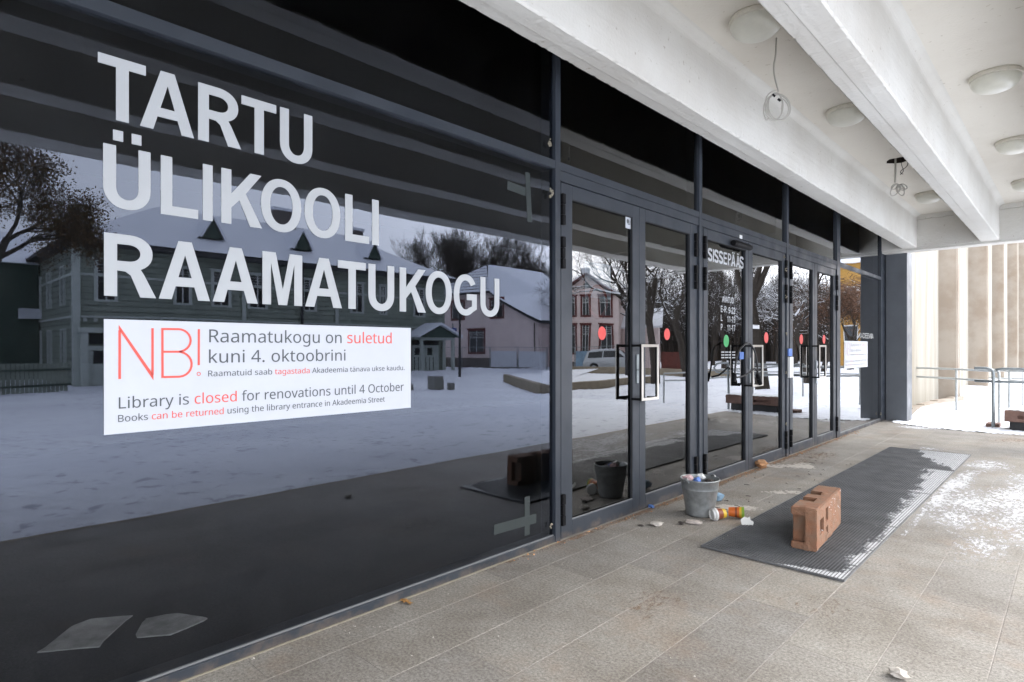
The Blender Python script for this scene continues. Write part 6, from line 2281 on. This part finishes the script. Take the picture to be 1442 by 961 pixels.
def place_tree(kind, meshes, x, y, rz, s, label, group=None):
    o = bpy.data.objects.new(kind, None)
    sc.collection.objects.link(o)
    zg = ground(x, y)
    o.location = (x, y, zg)
    o.rotation_euler = (0, 0, rz)
    o.scale = (s, s, s)
    LOC[o.name] = Vector((x, y, zg))
    tag(o, label, 'tree', group)
    t = bpy.data.objects.new('branches', meshes[0])
    sc.collection.objects.link(t)
    t.parent = o
    if meshes[1]:
        c = bpy.data.objects.new('leaves', meshes[1])
        sc.collection.objects.link(c)
        c.parent = o
        c['kind'] = 'stuff'
    return o
bareA = tree_mesh('bare_tree', 11, 15, .22, .74, 6, upright=.7, first=.24, kids=(3, 4), rmin=.0065)
bareB = tree_mesh('bare_tree', 23, 16, .22, .68, 6, upright=.8, first=.25, kids=(3, 4), rmin=.0065)
street = tree_mesh('street_tree', 61, 15, .34, .75, 6, upright=.6, first=.28, kids=(3, 3))
snowy = tree_mesh('snowy_tree', 31, 15, .30, 1.1, 6, bark='bark_snowy', upright=.10, first=.24, droop=.3)
snowyB = tree_mesh('snowy_tree', 47, 14, .26, 1.0, 6, bark='bark_snowy', upright=.2, first=.25, droop=.1)
brown = tree_mesh('leafy_tree', 5, 9, .22, 1.0, 5, leafy='dead_leaf', leafn=13, bark='bark', upright=.06, first=.30, clump=.24, tr=2.6, kids=(4, 4))
rust = tree_mesh('rust_tree', 9, 9, .22, 1.0, 5, leafy='rust_leaf', leafn=16, bark='bark_snowy', upright=.2, first=.24, clump=.35)
for i, (px, Z, s, lb) in enumerate(((571, 82, .86, 'bare tree set back between the two leftmost behind the green house'), (640, 85, 1.0, 'bare tree set back above the letters O and G'), (738, 84, 1.0, 'bare tree set back near the first mullion'), (706, 86, 1.0, 'bare tree set back right of the pink house peak'), (556, 72, .78, 'leftmost bare tree rising behind the green house roof'), (585, 76, .9, 'bare tree behind the green house, next to the leftmost'), (622, 70, 1.02, 'tallest bare tree between the green and the pink house'),
                                    (655, 78, .95, 'bare tree right above the letter G in the reflection'), (690, 72, .9, 'bare tree above the peak of the pink house'), (722, 76, .92, 'bare tree behind the right slope of the pink roof'), (755, 72, .8, 'bare tree next to the first mullion in the reflection'))):
    x, y = at_d(px, Z)
    place_tree('bare_tree', (bareA, bareB)[i % 2], x, y, i * 1.7, s * 1.42, lb, 'bare trees behind the houses')
x, y = at_d(-70, 18)
place_tree('leafy_tree', brown, x, y, 1.2, .80, 'tree with brown withered leaves reflected at the left edge')
for i, (px, Z, s, msh, lb) in enumerate(((812, 58, .95, snowy, 'snowy tree behind the pink gabled house, left one'), (850, 60, 1.0, snowyB, 'snowy tree above the ridge of the pink gabled house'), (893, 52, 1.0, snowy, 'snowy tree right of the pink gabled house'),
                                         (925, 30, .95, snowyB, 'large snowy tree filling the glass of the second leaf'), (968, 40, 1.0, snowy, 'snowy tree at the right edge of the second leaf'),
                                         (1005, 62, 1.0, bareA, 'bare tree at the left in the third leaf'), (1022, 52, 1.0, snowyB, 'snowy tree behind the opening hours'), (1045, 60, 1.0, bareB, 'bare tree behind the middle handles'),
                                         (1060, 75, 1.1, snowy, 'snowy tree far behind the thick trunk'), (1122, 60, 1.0, snowyB, 'snowy tree at the left in the fifth leaf'), (1136, 42, .8, snowy, 'nearer snowy tree between the far door leaves'), (1098, 70, 1.0, bareA, 'bare tree right of the thick trunk'))):
    x, y = at_d(px, Z)
    place_tree('bare_tree' if msh in (bareA, bareB) else 'snowy_tree', msh, x, y, i * 2.1 + .4, s, lb)
x, y = at_d(1077, 20)
place_tree('street_tree', street, x, y, .6, .72, 'thick dark trunk reflected in the fourth leaf, behind the stacked slabs')
x, y = at_d(1140, 24)
place_tree('street_tree', street, x, y, 2.6, .66, 'leaning dark tree reflected between the far door leaves')
x, y = at_d(1160, 44)
place_tree('rust_tree', rust, x, y, .3, 1.0, 'tree with rusty leaves reflected in the sixth leaf')
x, y = at_d(1200, 46)
place_tree('rust_tree', rust, x, y, 2.3, 1.05, 'tree with rusty leaves in front of the ochre building')
# a far wood that closes the view between the trunks
mb = MB()
rw = random.Random(77)
for k in range(2600):
    px = rw.uniform(880, 1190)
    Z = rw.uniform(80, 120)
    x, y = at_d(px, Z)
    h = rw.uniform(6, 13)
    q = Vector((x, y, ZG))
    lean = Vector((rw.uniform(-.15, .15), rw.uniform(-.15, .15), 1))
    mb.tube([q, q + lean * h * .5, q + lean * h], [rw.uniform(.08, .22), .06, .02], 3, cap=False)
    for _ in range(5):
        a = q + lean * h * rw.uniform(.3, .95)
        b = a + Vector((rw.uniform(-1, 1), rw.uniform(-1, 1), rw.uniform(.2, 1.2))) * rw.uniform(.8, 2.2)
        mb.tube([a, b], [.04, .015], 3, cap=False)
o = mb.build('far_wood', 'bark_snowy')
tag(o, 'far bare wood across the snow behind the street trees', 'wood', kind='stuff')
